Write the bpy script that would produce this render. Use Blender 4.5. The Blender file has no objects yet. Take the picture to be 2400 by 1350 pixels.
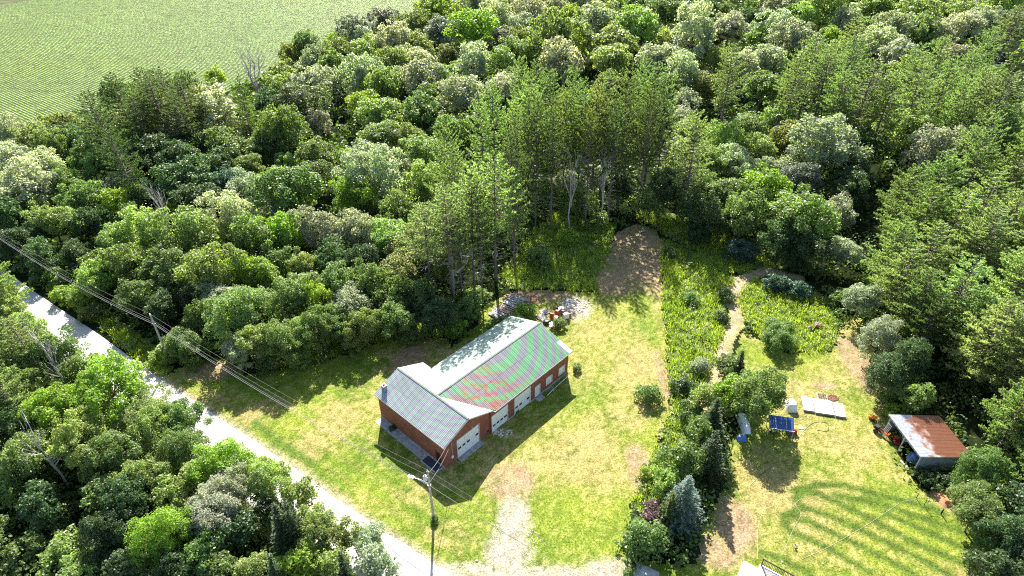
import bpy, math, random
import numpy as np
from mathutils import Vector, Matrix

# ------------------------------------------------------------------ camera, world, sun, exposure
SC = bpy.context.scene
COL = SC.collection
S = 1.25
F = 1490.26
PITCH = 0.61349
ROLL = -0.006
CAM = np.array([6.594, -40.76, 50.31]) * S
AZ, EL = -1.508, 0.692                       # direction the sunlight travels, sun elevation

fw = np.array([0, math.cos(PITCH), -math.sin(PITCH)]); rt = np.array([1.0, 0, 0]); up = np.cross(rt, fw)
R2 = rt * math.cos(ROLL) + up * math.sin(ROLL); U2 = -rt * math.sin(ROLL) + up * math.cos(ROLL)
cam_d = bpy.data.cameras.new('camera'); cam = bpy.data.objects.new('camera', cam_d); COL.objects.link(cam)
cam_d.sensor_width = 36; cam_d.lens = 36 * F / 2400; cam_d.clip_end = 3000; cam_d.clip_start = 1
M = Matrix(((R2[0], U2[0], -fw[0]), (R2[1], U2[1], -fw[1]), (R2[2], U2[2], -fw[2]))).to_4x4()
M.translation = Vector(CAM); cam.matrix_world = M
SC.camera = cam
world = bpy.data.worlds.new('World'); SC.world = world; world.use_nodes = True
wn = world.node_tree; bg = wn.nodes['Background']
sky = wn.nodes.new('ShaderNodeTexSky'); sky.sky_type = 'NISHITA'; sky.sun_disc = False
sky.sun_elevation = EL; sky.sun_rotation = math.radians(-3.6); sky.air_density = 1.0; sky.dust_density = 1.0
wn.links.new(sky.outputs[0], bg.inputs[0]); bg.inputs[1].default_value = 0.085
sun_d = bpy.data.lights.new('sun', 'SUN'); sun = bpy.data.objects.new('sun', sun_d); COL.objects.link(sun)
sun_d.energy = 5.0; sun_d.angle = math.radians(0.5); sun_d.color = (1.0, 0.955, 0.87)
sd = Vector((math.cos(AZ) * math.cos(EL), math.sin(AZ) * math.cos(EL), -math.sin(EL)))
sun.rotation_euler = sd.to_track_quat('-Z', 'Y').to_euler()
sun.location = (0, 40, 90)
SC.view_settings.view_transform = 'Standard'; SC.view_settings.look = 'None'
SC.view_settings.exposure = 1.72; SC.view_settings.gamma = 1.0
SC.render.engine = 'CYCLES'
SC.cycles.filter_width = 1.1; SC.cycles.use_denoising = False; SC.cycles.max_bounces = 6; SC.cycles.transmission_bounces = 4; SC.cycles.diffuse_bounces = 3

RNG = np.random.default_rng(7)
random.seed(7)

# ------------------------------------------------------------------ helpers
def at(px, py, z=0.0):
    """surveyed point: where the sight line through a photo pixel meets height z"""
    d = fw * F + R2 * (px - 1200) + U2 * (675 - py)
    return CAM + d * ((z - CAM[2]) / d[2])

def atxy(px, py, z=0.0):
    p = at(px, py, z); return (float(p[0]), float(p[1]))

def project(P):
    P = np.atleast_2d(P) - CAM
    z = P @ fw
    return np.stack([1200 + F * (P @ R2) / z, 675 - F * (P @ U2) / z], 1)

def setp(o, label=None, cat=None, group=None, kind=None):
    if label: o['label'] = label
    if cat: o['category'] = cat
    if group: o['group'] = group
    if kind: o['kind'] = kind
    return o

def mat(name, base=(0.5, 0.5, 0.5), rough=0.7, metal=0.0, noise=0.0, scale=3.0, bump=0.0, bscale=20.0, detail=4.0, spec=0.4):
    m = bpy.data.materials.new(name); m.use_nodes = True
    nt = m.node_tree; b = nt.nodes['Principled BSDF']
    b.inputs['Base Color'].default_value = (*base, 1); b.inputs['Roughness'].default_value = rough
    b.inputs['Metallic'].default_value = metal; b.inputs['Specular IOR Level'].default_value = spec
    tc = nt.nodes.new('ShaderNodeTexCoord')
    if noise:
        n = nt.nodes.new('ShaderNodeTexNoise'); n.inputs['Scale'].default_value = scale; n.inputs['Detail'].default_value = detail
        nt.links.new(tc.outputs['Object'], n.inputs['Vector'])
        r = nt.nodes.new('ShaderNodeMapRange'); r.inputs[1].default_value = 0.3; r.inputs[2].default_value = 0.7
        r.inputs[3].default_value = 1 - noise; r.inputs[4].default_value = 1 + noise
        nt.links.new(n.outputs['Fac'], r.inputs[0])
        mx = nt.nodes.new('ShaderNodeVectorMath'); mx.operation = 'SCALE'; mx.inputs[0].default_value = base
        nt.links.new(r.outputs[0], mx.inputs['Scale']); nt.links.new(mx.outputs[0], b.inputs['Base Color'])
    if bump:
        n2 = nt.nodes.new('ShaderNodeTexNoise'); n2.inputs['Scale'].default_value = bscale; n2.inputs['Detail'].default_value = 5
        nt.links.new(tc.outputs['Object'], n2.inputs['Vector'])
        bp = nt.nodes.new('ShaderNodeBump'); bp.inputs['Strength'].default_value = bump; bp.inputs['Distance'].default_value = 0.05
        nt.links.new(n2.outputs['Fac'], bp.inputs['Height']); nt.links.new(bp.outputs[0], b.inputs['Normal'])
    return m

def leaf_mat(name, objcol=True, transl=0.42, rough=0.42, spec=0.5, attr='tint'):
    m = bpy.data.materials.new(name); m.use_nodes = True
    nt = m.node_tree; b = nt.nodes['Principled BSDF']; out = nt.nodes['Material Output']
    a = nt.nodes.new('ShaderNodeAttribute'); a.attribute_name = attr
    if objcol:
        oi = nt.nodes.new('ShaderNodeObjectInfo')
        mx = nt.nodes.new('ShaderNodeVectorMath'); mx.operation = 'MULTIPLY'
        nt.links.new(oi.outputs['Color'], mx.inputs[0]); nt.links.new(a.outputs['Color'], mx.inputs[1]); col = mx.outputs[0]
    else:
        col = a.outputs['Color']
    nt.links.new(col, b.inputs['Base Color']); b.inputs['Roughness'].default_value = rough; b.inputs['Specular IOR Level'].default_value = spec
    t = nt.nodes.new('ShaderNodeBsdfTranslucent')
    m2 = nt.nodes.new('ShaderNodeVectorMath'); m2.operation = 'MULTIPLY'; m2.inputs[1].default_value = (1.9, 2.1, 0.9)
    nt.links.new(col, m2.inputs[0]); nt.links.new(m2.outputs[0], t.inputs[0])
    mix = nt.nodes.new('ShaderNodeMixShader'); mix.inputs[0].default_value = transl
    nt.links.new(b.outputs[0], mix.inputs[1]); nt.links.new(t.outputs[0], mix.inputs[2]); nt.links.new(mix.outputs[0], out.inputs[0])
    return m

def mesh_np(name, V, Fq, cols=None, mats=(), nper=None, smooth=False, mat_idx=None):
    """V (n,3); Fq either (m,k) array or list of loops; cols (n,3) point colours stored as 'tint'"""
    me = bpy.data.meshes.new(name)
    V = np.asarray(V, dtype=np.float32)
    if isinstance(Fq, np.ndarray):
        m, k = Fq.shape
        me.vertices.add(len(V)); me.vertices.foreach_set('co', V.ravel())
        me.loops.add(m * k); me.loops.foreach_set('vertex_index', Fq.astype(np.int32).ravel())
        me.polygons.add(m); me.polygons.foreach_set('loop_start', np.arange(0, m * k, k, dtype=np.int32))
        me.polygons.foreach_set('loop_total', np.full(m, k, dtype=np.int32))
        if mat_idx is not None: me.polygons.foreach_set('material_index', np.asarray(mat_idx, dtype=np.int32))
        me.update(calc_edges=True)
    else:
        me.from_pydata([tuple(v) for v in V], [], Fq)
        if mat_idx is not None: me.polygons.foreach_set('material_index', np.asarray(mat_idx, dtype=np.int32))
    if cols is not None:
        ca = me.color_attributes.new('tint', 'FLOAT_COLOR', 'POINT')
        c4 = np.ones((len(V), 4), dtype=np.float32); c4[:, :3] = cols
        ca.data.foreach_set('color', c4.ravel())
    for mm in mats: me.materials.append(mm)
    if smooth: me.polygons.foreach_set('use_smooth', np.ones(len(me.polygons), dtype=bool))
    return me

def link(name, data, parent=None, loc=None, rotz=None):
    o = bpy.data.objects.new(name, data); COL.objects.link(o)
    if parent is not None: o.parent = parent
    if loc is not None: o.location = loc
    if rotz is not None: o.rotation_euler = (0, 0, rotz)
    return o

def empty(name, loc=(0, 0, 0), rotz=0.0):
    o = link(name, None, None, loc, rotz); o.empty_display_size = 0.3; return o

class MB:
    """collects boxes, tubes, prisms as one mesh"""
    def __init__(s): s.v = []; s.f = []
    def add(s, vs, fs):
        n = len(s.v); s.v += [tuple(map(float, v)) for v in vs]; s.f += [tuple(i + n for i in f) for f in fs]; return s
    def box(s, x0, x1, y0, y1, z0, z1, rot=0, c=None, tilt=None):
        vs = [(x, y, z) for z in (z0, z1) for (x, y) in ((x0, y0), (x1, y0), (x1, y1), (x0, y1))]
        if tilt is not None: vs = [tuple(tilt @ Vector(v)) for v in vs]
        if rot:
            cx, cy = c if c else ((x0 + x1) / 2, (y0 + y1) / 2); cr, sr = math.cos(rot), math.sin(rot)
            vs = [(cx + (x - cx) * cr - (y - cy) * sr, cy + (x - cx) * sr + (y - cy) * cr, z) for x, y, z in vs]
        return s.add(vs, [(0, 3, 2, 1), (4, 5, 6, 7), (0, 1, 5, 4), (1, 2, 6, 5), (2, 3, 7, 6), (3, 0, 4, 7)])
    def tube(s, pts, r, n=6, cap=True):
        pts = [Vector(p) for p in pts]; k = len(pts); rr = r if isinstance(r, (list, tuple)) else [r] * k
        vs = []
        for i, p in enumerate(pts):
            t = (pts[min(i + 1, k - 1)] - pts[max(i - 1, 0)]).normalized()
            a = Vector((0, 0, 1)) if abs(t.z) < 0.9 else Vector((1, 0, 0))
            u = t.cross(a).normalized(); w = t.cross(u)
            for j in range(n):
                q = 2 * math.pi * j / n; vs.append(p + (u * math.cos(q) + w * math.sin(q)) * rr[i])
        fs = [(i * n + j, i * n + (j + 1) % n, (i + 1) * n + (j + 1) % n, (i + 1) * n + j) for i in range(k - 1) for j in range(n)]
        if cap: fs += [tuple(range(n))[::-1], tuple(range((k - 1) * n, k * n))]
        return s.add(vs, fs)
    def lathe(s, c, prof, n=12):
        vs = [(c[0] + r * math.cos(2 * math.pi * j / n), c[1] + r * math.sin(2 * math.pi * j / n), c[2] + z) for r, z in prof for j in range(n)]
        k = len(prof)
        fs = [(i * n + j, i * n + (j + 1) % n, (i + 1) * n + (j + 1) % n, (i + 1) * n + j) for i in range(k - 1) for j in range(n)]
        fs += [tuple(range(n))[::-1], tuple(range((k - 1) * n, k * n))]
        return s.add(vs, fs)
    def poly(s, loop, t=0.0):
        """flat polygon, given thickness t downward"""
        n = len(loop)
        if t == 0: return s.add(loop, [tuple(range(n))])
        lo = [(x, y, z - t) for x, y, z in loop]
        return s.add(list(loop) + lo, [tuple(range(n)), tuple(range(2 * n - 1, n - 1, -1))] + [(i, i + n, (i + 1) % n + n, (i + 1) % n) for i in range(n)])
    def mesh(s, name, m, smooth=False):
        me = bpy.data.meshes.new(name); me.from_pydata(s.v, [], s.f); me.materials.append(m)
        if smooth: me.polygons.foreach_set('use_smooth', np.ones(len(me.polygons), dtype=bool))
        me.update(); return me
    def build(s, name, m, parent=None, loc=None, rotz=None, smooth=False):
        return link(name, s.mesh(name, m, smooth), parent, loc, rotz)

def copy_tree(o, parent=None):
    c = o.copy(); COL.objects.link(c); c.parent = parent
    for ch in list(o.children): copy_tree(ch, c)
    return c

# value noise in numpy for masks
_P = RNG.random((256, 256)).astype(np.float32)
def vnoise(x, y, scale):
    x = np.asarray(x) / scale + 77.3; y = np.asarray(y) / scale + 31.7
    xi = np.floor(x).astype(int); yi = np.floor(y).astype(int); fx = x - xi; fy = y - yi
    fx = fx * fx * (3 - 2 * fx); fy = fy * fy * (3 - 2 * fy)
    g = lambda a, b: _P[a % 256, b % 256]
    return (g(xi, yi) * (1 - fx) + g(xi + 1, yi) * fx) * (1 - fy) + (g(xi, yi + 1) * (1 - fx) + g(xi + 1, yi + 1) * fx) * fy
def fbm(x, y, scale):
    return vnoise(x, y, scale) * .5 + vnoise(x + 9, y - 5, scale / 2.1) * .3 + vnoise(x - 3, y + 8, scale / 4.3) * .2

def inside(poly, x, y):
    """even-odd test, vectorised"""
    res = np.zeros(np.shape(x), bool); n = len(poly)
    for i in range(n):
        x0, y0 = poly[i]; x1, y1 = poly[(i + 1) % n]
        if y0 == y1: continue
        c = ((y0 > y) != (y1 > y)) & (x < (x1 - x0) * (y - y0) / (y1 - y0) + x0)
        res ^= c
    return res
def wpoly(px): return [atxy(*q) for q in px]
def dline(pts, x, y):
    d = np.full(np.shape(x), 1e9)
    for (x0, y0), (x1, y1) in zip(pts[:-1], pts[1:]):
        L = (x1 - x0) ** 2 + (y1 - y0) ** 2
        t = np.clip(((x - x0) * (x1 - x0) + (y - y0) * (y1 - y0)) / L, 0, 1)
        d = np.minimum(d, np.hypot(x - x0 - t * (x1 - x0), y - y0 - t * (y1 - y0)))
    return d

# ------------------------------------------------------------------ site plan (surveyed outlines)
LAWN_A = wpoly([(300,880),(330,850),(395,880),(455,845),(520,840),(575,880),(640,870),(740,855),(860,815),(930,795),(1040,795),(1060,815),(1120,760),(1130,720),
  (1190,690),(1230,680),(1400,690),(1395,655),(1425,600),(1445,545),(1490,525),(1535,540),(1555,580),(1548,680),(1560,830),(1568,960),(1515,1090),
  (1480,1180),(1468,1260),(1480,1330),(1700,1330),(1700,1500),(1000,1500),(900,1350),(780,1260),(500,1060),(350,945)])
LAWN_B = wpoly([(1740,780),(1790,805),(1850,832),(1950,825),(1970,760),(2010,740),(2060,850),(2085,950),(2115,1090),(2150,1150),(2240,1180),(2290,1280),
  (2500,1400),(2500,1500),(1600,1500),(1640,1250),(1700,1130),(1710,1040),(1760,970),(1800,900),(1720,850)])
PATH = [atxy(*q) for q in [(1640,960),(1680,880),(1700,810),(1728,745),(1712,700),(1738,655),(1800,634),(1870,652)]]
MEADOW = [wpoly(q) for q in [
  [(1552,560),(1640,600),(1700,640),(1722,660),(1695,730),(1700,800),(1680,900),(1640,980),(1590,1080),(1530,1190),(1490,1215),(1478,1180),(1515,1090),(1570,960),(1560,830),(1548,680)],
  [(1740,655),(1850,655),(1930,700),(1965,750),(1950,825),(1850,832),(1790,800),(1740,750),(1728,700)],
  [(1170,650),(1250,540),(1300,500),(1440,530),(1425,600),(1395,655),(1400,690),(1300,680),(1200,682)],
  [(1540,540),(1490,505),(1500,490),(1650,520),(1830,630),(1700,642),(1640,600)],
  [(620,875),(740,855),(860,815),(930,795),(1040,795),(1110,760),(1060,735),(850,770),(700,815)],
  [(95,650),(190,680),(260,750),(400,840),(395,885),(330,850),(265,795),(200,740),(110,690)]]]
MEADOW_A, MEADOW_B = MEADOW[0], MEADOW[1]
ROAD_E = [(-67.8, 36.8), (-58.0, 29.8), (-44.4, 20.6), (-32.1, 11.8), (-22.4, 5.3), (-13.9, -0.5), (-7.6, -5.1), (-2.8, -8.3), (1.5, -11.1)]
ROAD_E = [(x * S, y * S) for x, y in ROAD_E]
rd = np.array([0.823, -0.568]); rn = np.array([-0.568, -0.823])     # along the road, and towards its far (lower left) side
ROAD_E = [tuple(np.array(ROAD_E[0]) - rd * 190)] + ROAD_E + [tuple(np.array(ROAD_E[-1]) + rd * 60)]
ROAD_W = 6.4
ROAD_C = [tuple(np.array(q) + rn * ROAD_W / 2) for q in ROAD_E]
def kerb(x, y): return dline(ROAD_C, x, y) - ROAD_W / 2     # distance outside the road edge
MOW = [[atxy(*q) for q in L] for L in [
  [(2265,1324),(2170,1285),(2050,1222),(1980,1186),(1920,1158),(1885,1153),(1865,1170),(1880,1188),(1950,1212),(2050,1258),(2160,1312),(2230,1350)],
  [(2215,1205),(2140,1180),(2060,1160),(1980,1138),(1920,1136),(1860,1150)],
  [(1850,1205),(1900,1225),(2000,1272),(2100,1322),(2150,1352)],
  [(1870,1195),(1835,1210),(1850,1245),(1950,1290),(2040,1342)],
  [(1780,1296),(1830,1308),(1900,1348)],
  [(2262,1248),(2160,1215),(2060,1180),(1960,1160)],
  [(2270,1290),(2180,1250),(2080,1205)]]]
def ell(px, py, rx, ry):
    c = at(px, py); ax = np.linalg.norm(at(px + rx, py) - c); ay = np.linalg.norm(at(px, py - ry) - at(px, py + ry)) / 2
    return (c[0], c[1], ax, ay)
BROWN = [ell(*q) for q in [(1490,590,75,75),(1195,1130,55,45),(1250,690,90,16),(1720,1230,50,60),(1500,1100,30,60),(960,850,40,35),(2020,860,35,70),(500,870,50,20),
  (1560,900,14,70),(1440,660,50,30),(1680,1290,60,40),(1545,640,30,60),(1840,640,60,10),(2240,1170,45,26),(1930,905,30,8),(1740,700,22,60)]]
GRAVEL = [ell(*q) for q in [(1205,1215,36,50),(1190,1290,48,50),(1090,1345,80,24),(1300,1372,220,42),(1430,1350,70,38),(1350,722,34,26),(975,1040,18,12),(1250,910,50,6)]]
DRY = [ell(*q) for q in [(1300,1050,120,90),(1430,800,70,120),(1560,780,18,160),(1350,850,60,60),(780,990,60,60),(1050,1260,70,40),(900,930,40,30),(1900,950,130,90),(2000,1010,100,60),
  (1820,1150,90,50),(760,1040,60,30),(620,960,60,30),(1500,830,40,60),(1470,940,50,60),(1390,1100,60,80)]]
def ell_mask(L, x, y, soft=.5):
    m = np.zeros(np.shape(x))
    for cx, cy, ax, ay in L:
        r = np.sqrt(((x - cx) / ax) ** 2 + ((y - cy) / ay) ** 2)
        m = np.maximum(m, np.clip((1.35 - r) / soft, 0, 1))
    return m
def lawn_colour(x, y):
    G1 = np.array([.150, .240, .014]); G2 = np.array([.275, .345, .028]); D = np.array([.45, .365, .13]); B = np.array([.42, .285, .165]); GR = np.array([.50, .42, .32]); DK = np.array([.12, .20, .018])
    n1 = fbm(x, y, 6.0); n2 = fbm(x + 40, y, 1.1); n3 = fbm(x, y + 60, .45)
    L = np.clip((n1 - .3) * 2.2, 0, 1)[..., None]
    c = G1 * (1 - L) + G2 * L
    dry = ell_mask(DRY, x, y, .9) * .55 + np.clip((fbm(x - 30, y + 11, 9) - .46) * 2.6, 0, .7)
    dry = np.clip(dry * (.55 + 1.0 * n2) + (n3 - .5) * 1.7, 0, 1)
    # mowing passes parallel to the road and radiating from the drive
    e = np.array(ROAD_E[3]); dr = -((x - e[0]) * rn[0] + (y - e[1]) * rn[1])
    st = np.sin(dr * 2 * math.pi / 2.1 + 2 * n1) * .5 + .5
    front = np.clip((22 - dr) / 8, 0, 1) * np.clip(1 - (x - 5) / 10, 0, 1)
    dry = np.clip(dry + (st - .5) * .35 * front, 0, 1)
    c = c * (1 - dry[..., None]) + D * dry[..., None]
    for L_ in MOW:
        k = np.clip(1.25 - dline(L_, x, y) / .55, 0, 1) * (.55 + .7 * n2); k = np.clip(k * 1.35, 0, 1)[..., None]
        c = c * (1 - k) + DK * .8 * k
    ditch = np.clip(1.2 - dline([atxy(598, 990), atxy(660, 1040), atxy(700, 1065), atxy(735, 1092)], x, y) / .8, 0, 1)[..., None]
    c = c * (1 - ditch) + DK * ditch
    br = np.clip(ell_mask(BROWN, x, y, .6) * (.45 + .9 * n2) + (n3 - .55) * .5 * (ell_mask(BROWN, x, y, .6) > 0), 0, 1)[..., None]
    c = c * (1 - br) + B * br
    pa = np.clip(1.4 - dline(PATH, x, y) / 1.1, 0, 1) * np.clip(.4 + n2, 0, 1)
    c = c * (1 - pa[..., None]) + np.array([.47, .37, .22]) * pa[..., None]
    gr = np.clip(ell_mask(GRAVEL, x, y, .6) * (.35 + 1.1 * n2) + (n3 - .5) * .6 * (ell_mask(GRAVEL, x, y, .6) > 0), 0, 1)[..., None]
    c = c * (1 - gr) + GR * gr
    sh = np.clip(1 - (kerb(x, y) - .1) / .9, 0, 1)[..., None] * (.5 + .5 * n2[..., None])      # sandy shoulder
    c = c * (1 - sh) + np.array([.5, .43, .32]) * sh
    c = c * (.33 + .66 * n3[..., None])
    return c, gr[..., 0] + br[..., 0]
def in_building(x, y, m=0.0):
    cy, sy = math.cos(.822), math.sin(.822); a = x * cy + y * sy; b = -x * sy + y * cy
    return ((a > -m) & (a < 7.8 + m) & (b > -m) & (b < 12.7 + m)) | ((a > 7) & (a < 23.5 + m) & (b > -.3 - m) & (b < 10.9 + m))

# ------------------------------------------------------------------ ground sheets
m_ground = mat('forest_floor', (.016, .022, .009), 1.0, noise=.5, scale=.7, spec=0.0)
gv = []; n = 60; xs = np.linspace(-700, 700, n); ys = np.linspace(-300, 1300, n)
X, Y = np.meshgrid(xs, ys); V = np.stack([X, Y, X * 0], -1).reshape(-1, 3)
I = np.arange(n * n).reshape(n, n)
def gridfaces(I): return np.stack([I[:-1, :-1], I[:-1, 1:], I[1:, 1:], I[1:, :-1]], -1).reshape(-1, 4)
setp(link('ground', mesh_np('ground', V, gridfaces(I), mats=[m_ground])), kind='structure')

# mown ground
m_lawn = bpy.data.materials.new('mown_lawn'); m_lawn.use_nodes = True
nt = m_lawn.node_tree; b = nt.nodes['Principled BSDF']; a = nt.nodes.new('ShaderNodeAttribute'); a.attribute_name = 'tint'
tc = nt.nodes.new('ShaderNodeTexCoord'); nz = nt.nodes.new('ShaderNodeTexNoise'); nz.inputs['Scale'].default_value = 4.5; nz.inputs['Detail'].default_value = 6; nz.inputs['Roughness'].default_value = .7
nt.links.new(tc.outputs['Object'], nz.inputs['Vector'])
mr = nt.nodes.new('ShaderNodeMapRange'); mr.inputs[1].default_value = .36; mr.inputs[2].default_value = .64; mr.inputs[3].default_value = .5; mr.inputs[4].default_value = 1.5
nt.links.new(nz.outputs['Fac'], mr.inputs[0]); mv = nt.nodes.new('ShaderNodeVectorMath'); mv.operation = 'SCALE'
nt.links.new(a.outputs['Color'], mv.inputs[0]); nt.links.new(mr.outputs[0], mv.inputs['Scale']); nt.links.new(mv.outputs[0], b.inputs['Base Color'])
b.inputs['Roughness'].default_value = .85; b.inputs['Specular IOR Level'].default_value = .2
bp = nt.nodes.new('ShaderNodeBump'); bp.inputs['Strength'].default_value = .9; bp.inputs['Distance'].default_value = .12
nt.links.new(nz.outputs['Fac'], bp.inputs['Height']); nt.links.new(bp.outputs[0], b.inputs['Normal'])

def sheet(name, polys, z, step, colour, m, extra=None):
    allp = np.array([q for P in polys for q in P]); x0, y0 = allp.min(0) - 1; x1, y1 = allp.max(0) + 1
    x0, x1, y0, y1 = max(x0, -75), min(x1, 95), max(y0, -40), min(y1, 110)
    xs = np.arange(x0, x1, step); ys = np.arange(y0, y1, step); X, Y = np.meshgrid(xs, ys)
    jx = X + (fbm(X, Y, 1.5) - .5) * 1.2; jy = Y + (fbm(X + 20, Y, 1.5) - .5) * 1.2
    k = np.zeros(X.shape, bool)
    for P in polys: k |= inside(P, jx, jy)
    if extra is not None: k |= extra(jx, jy)
    e = np.array(ROAD_E[3]); dr = -((X - e[0]) * rn[0] + (Y - e[1]) * rn[1]); k &= dline(ROAD_C, X, Y) > ROAD_W / 2 - 1.6
    k[0] = False; k[:, 0] = False
    I = np.arange(X.size).reshape(X.shape); fc = gridfaces(I); keep = k[:-1, :-1].reshape(-1); fc = fc[keep]
    used = np.unique(fc); remap = np.full(X.size, -1); remap[used] = np.arange(len(used))
    C, _ = colour(X.ravel()[used], Y.ravel()[used])
    V = np.stack([X.ravel()[used], Y.ravel()[used], np.full(len(used), z)], 1)
    V[:, 2] += (vnoise(V[:, 0], V[:, 1], 3) - .5) * .008
    return setp(link(name, mesh_np(name, V, remap[fc], C, [m])), kind='structure')
sheet('lawn', [LAWN_A, LAWN_B], .02, .36, lawn_colour, m_lawn, lambda x, y: dline(PATH, x, y) < 1.2)
def meadow_colour(x, y):
    n1 = fbm(x, y, 4); c = np.array([.05, .09, .012]) * (1 - n1[..., None]) + np.array([.12, .15, .03]) * n1[..., None]; return c, n1
sheet('meadow_ground', MEADOW, .012, .8, meadow_colour, m_lawn)

# road
m_road = mat('pale_worn_asphalt', (.42, .405, .39), .8, noise=.10, scale=.6, bump=.25, bscale=30, spec=.3)
loopA = [np.array(q) for q in ROAD_E]; V = []; Fc = []
PP = []
for q0, q1 in zip(loopA[:-1], loopA[1:]):
    k = max(1, int(np.linalg.norm(q1 - q0) / 2)); PP += [q0 + (q1 - q0) * i / k for i in range(k)]
PP.append(loopA[-1]); PP = np.array(PP)
for i in range(2, len(PP) - 2): PP[i] = PP[i - 2:i + 3].mean(0)
for i, q in enumerate(PP):
    j = (vnoise(q[0], q[1], 1.3) - .5) * .22
    for t in (0 + j, .15, ROAD_W / 2, ROAD_W - .15, ROAD_W + j): V.append((*(q + rn * t), .034 + .03 * (1 - abs(t / ROAD_W * 2 - 1))))
n5 = len(PP)
I = np.arange(n5 * 5).reshape(n5, 5)
setp(link('road', mesh_np('road', V, gridfaces(I), mats=[m_road])), kind='structure')
m_crack = mat('crack_sealer', (.33, .28, .28), .6)
mb = MB()
for off in (1.0, 5.6):
    q = [(*(PP[i] + rn * (off + .25 * (vnoise(PP[i][0], PP[i][1], 3) - .5))), .06) for i in range(0, len(PP))]
    for p0, p1 in zip(q[:-1], q[1:]):
        if random.random() < .7:
            mb.poly([(p0[0], p0[1], .072), (p1[0], p1[1], .072), (p1[0] + rn[0] * .05, p1[1] + rn[1] * .05, .072), (p0[0] + rn[0] * .05, p0[1] + rn[1] * .05, .072)])
setp(mb.build('road_cracks', m_crack), kind='structure')
# far verge of the road
mb = MB()
vv = []
for i, q in enumerate(PP):
    for t in (ROAD_W - .2, ROAD_W + .6, ROAD_W + 1.6): vv.append((*(q + rn * (t + .3 * (vnoise(q[0], q[1], 1) - .5))), .03))
I = np.arange(n5 * 3).reshape(n5, 3)
setp(link('road_verge', mesh_np('road_verge', vv, gridfaces(I), mats=[mat('verge', (.16, .17, .06), .9, noise=.5, scale=2)])), kind='structure')

# crop field
FIELD = wpoly([(-700, 620), (20, 345), (90, 318), (190, 285), (300, 250), (480, 235), (600, 190), (665, 150), (720, 118), (800, 85), (900, 60), (985, 45), (1070, 0), (1110, -60), (-1200, -60)])
FIELD = [(max(x, -330), min(y, 420)) for x, y in FIELD]
m_field = mat('crop_field_soil', (.075, .085, .035), .95, noise=.35, scale=.25, spec=.1)
mb = MB(); mb.poly([(x, y, .01) for x, y in FIELD]); fo = mb.build('crop_field', m_field); setp(fo, kind='structure')

# ------------------------------------------------------------------ foliage meshes
M_LEAF = leaf_mat('broadleaf_foliage', True, .48, .45, .42)
M_NEEDLE = leaf_mat('needle_foliage', True, .45, .5, .4)
M_GRASS = leaf_mat('grass_blades', False, .45, .5, .4)
M_BARK = mat('bark', (.16, .13, .105), .9, noise=.4, scale=3, bump=.5, bscale=8, spec=.1)
M_DEAD = mat('weathered_dead_wood', (.42, .38, .34), .85, noise=.3, scale=3)

def unit(v): return v / np.maximum(np.linalg.norm(v, axis=-1, keepdims=True), 1e-6)
def leaves_mesh(name, P, N, size, tint, m, aspect=.7, dirs=None):
    """diamond leaves: centre P, normal N"""
    n = len(P); r = RNG.normal(size=(n, 3)) if dirs is None else dirs
    T = unit(r - N * (r * N).sum(1, keepdims=True)); Bt = np.cross(N, T)
    s = (size * (.7 + .6 * RNG.random(n)))[:, None]
    V = np.stack([P - T * s, P - Bt * s * aspect + N * s * .15, P + T * s, P + Bt * s * aspect + N * s * .15], 1).reshape(-1, 3)
    Fq = np.arange(4 * n).reshape(n, 4); C = np.repeat(tint, 4, axis=0)
    return mesh_np(name, V, Fq, C, [m])
def tints(n, lo=.7, hi=1.35, hue=.10):
    t = lo + (hi - lo) * RNG.random((n, 1)); return t * (1 + hue * (RNG.random((n, 3)) - .5) * np.array([1.6, .6, 1.0]))

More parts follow.
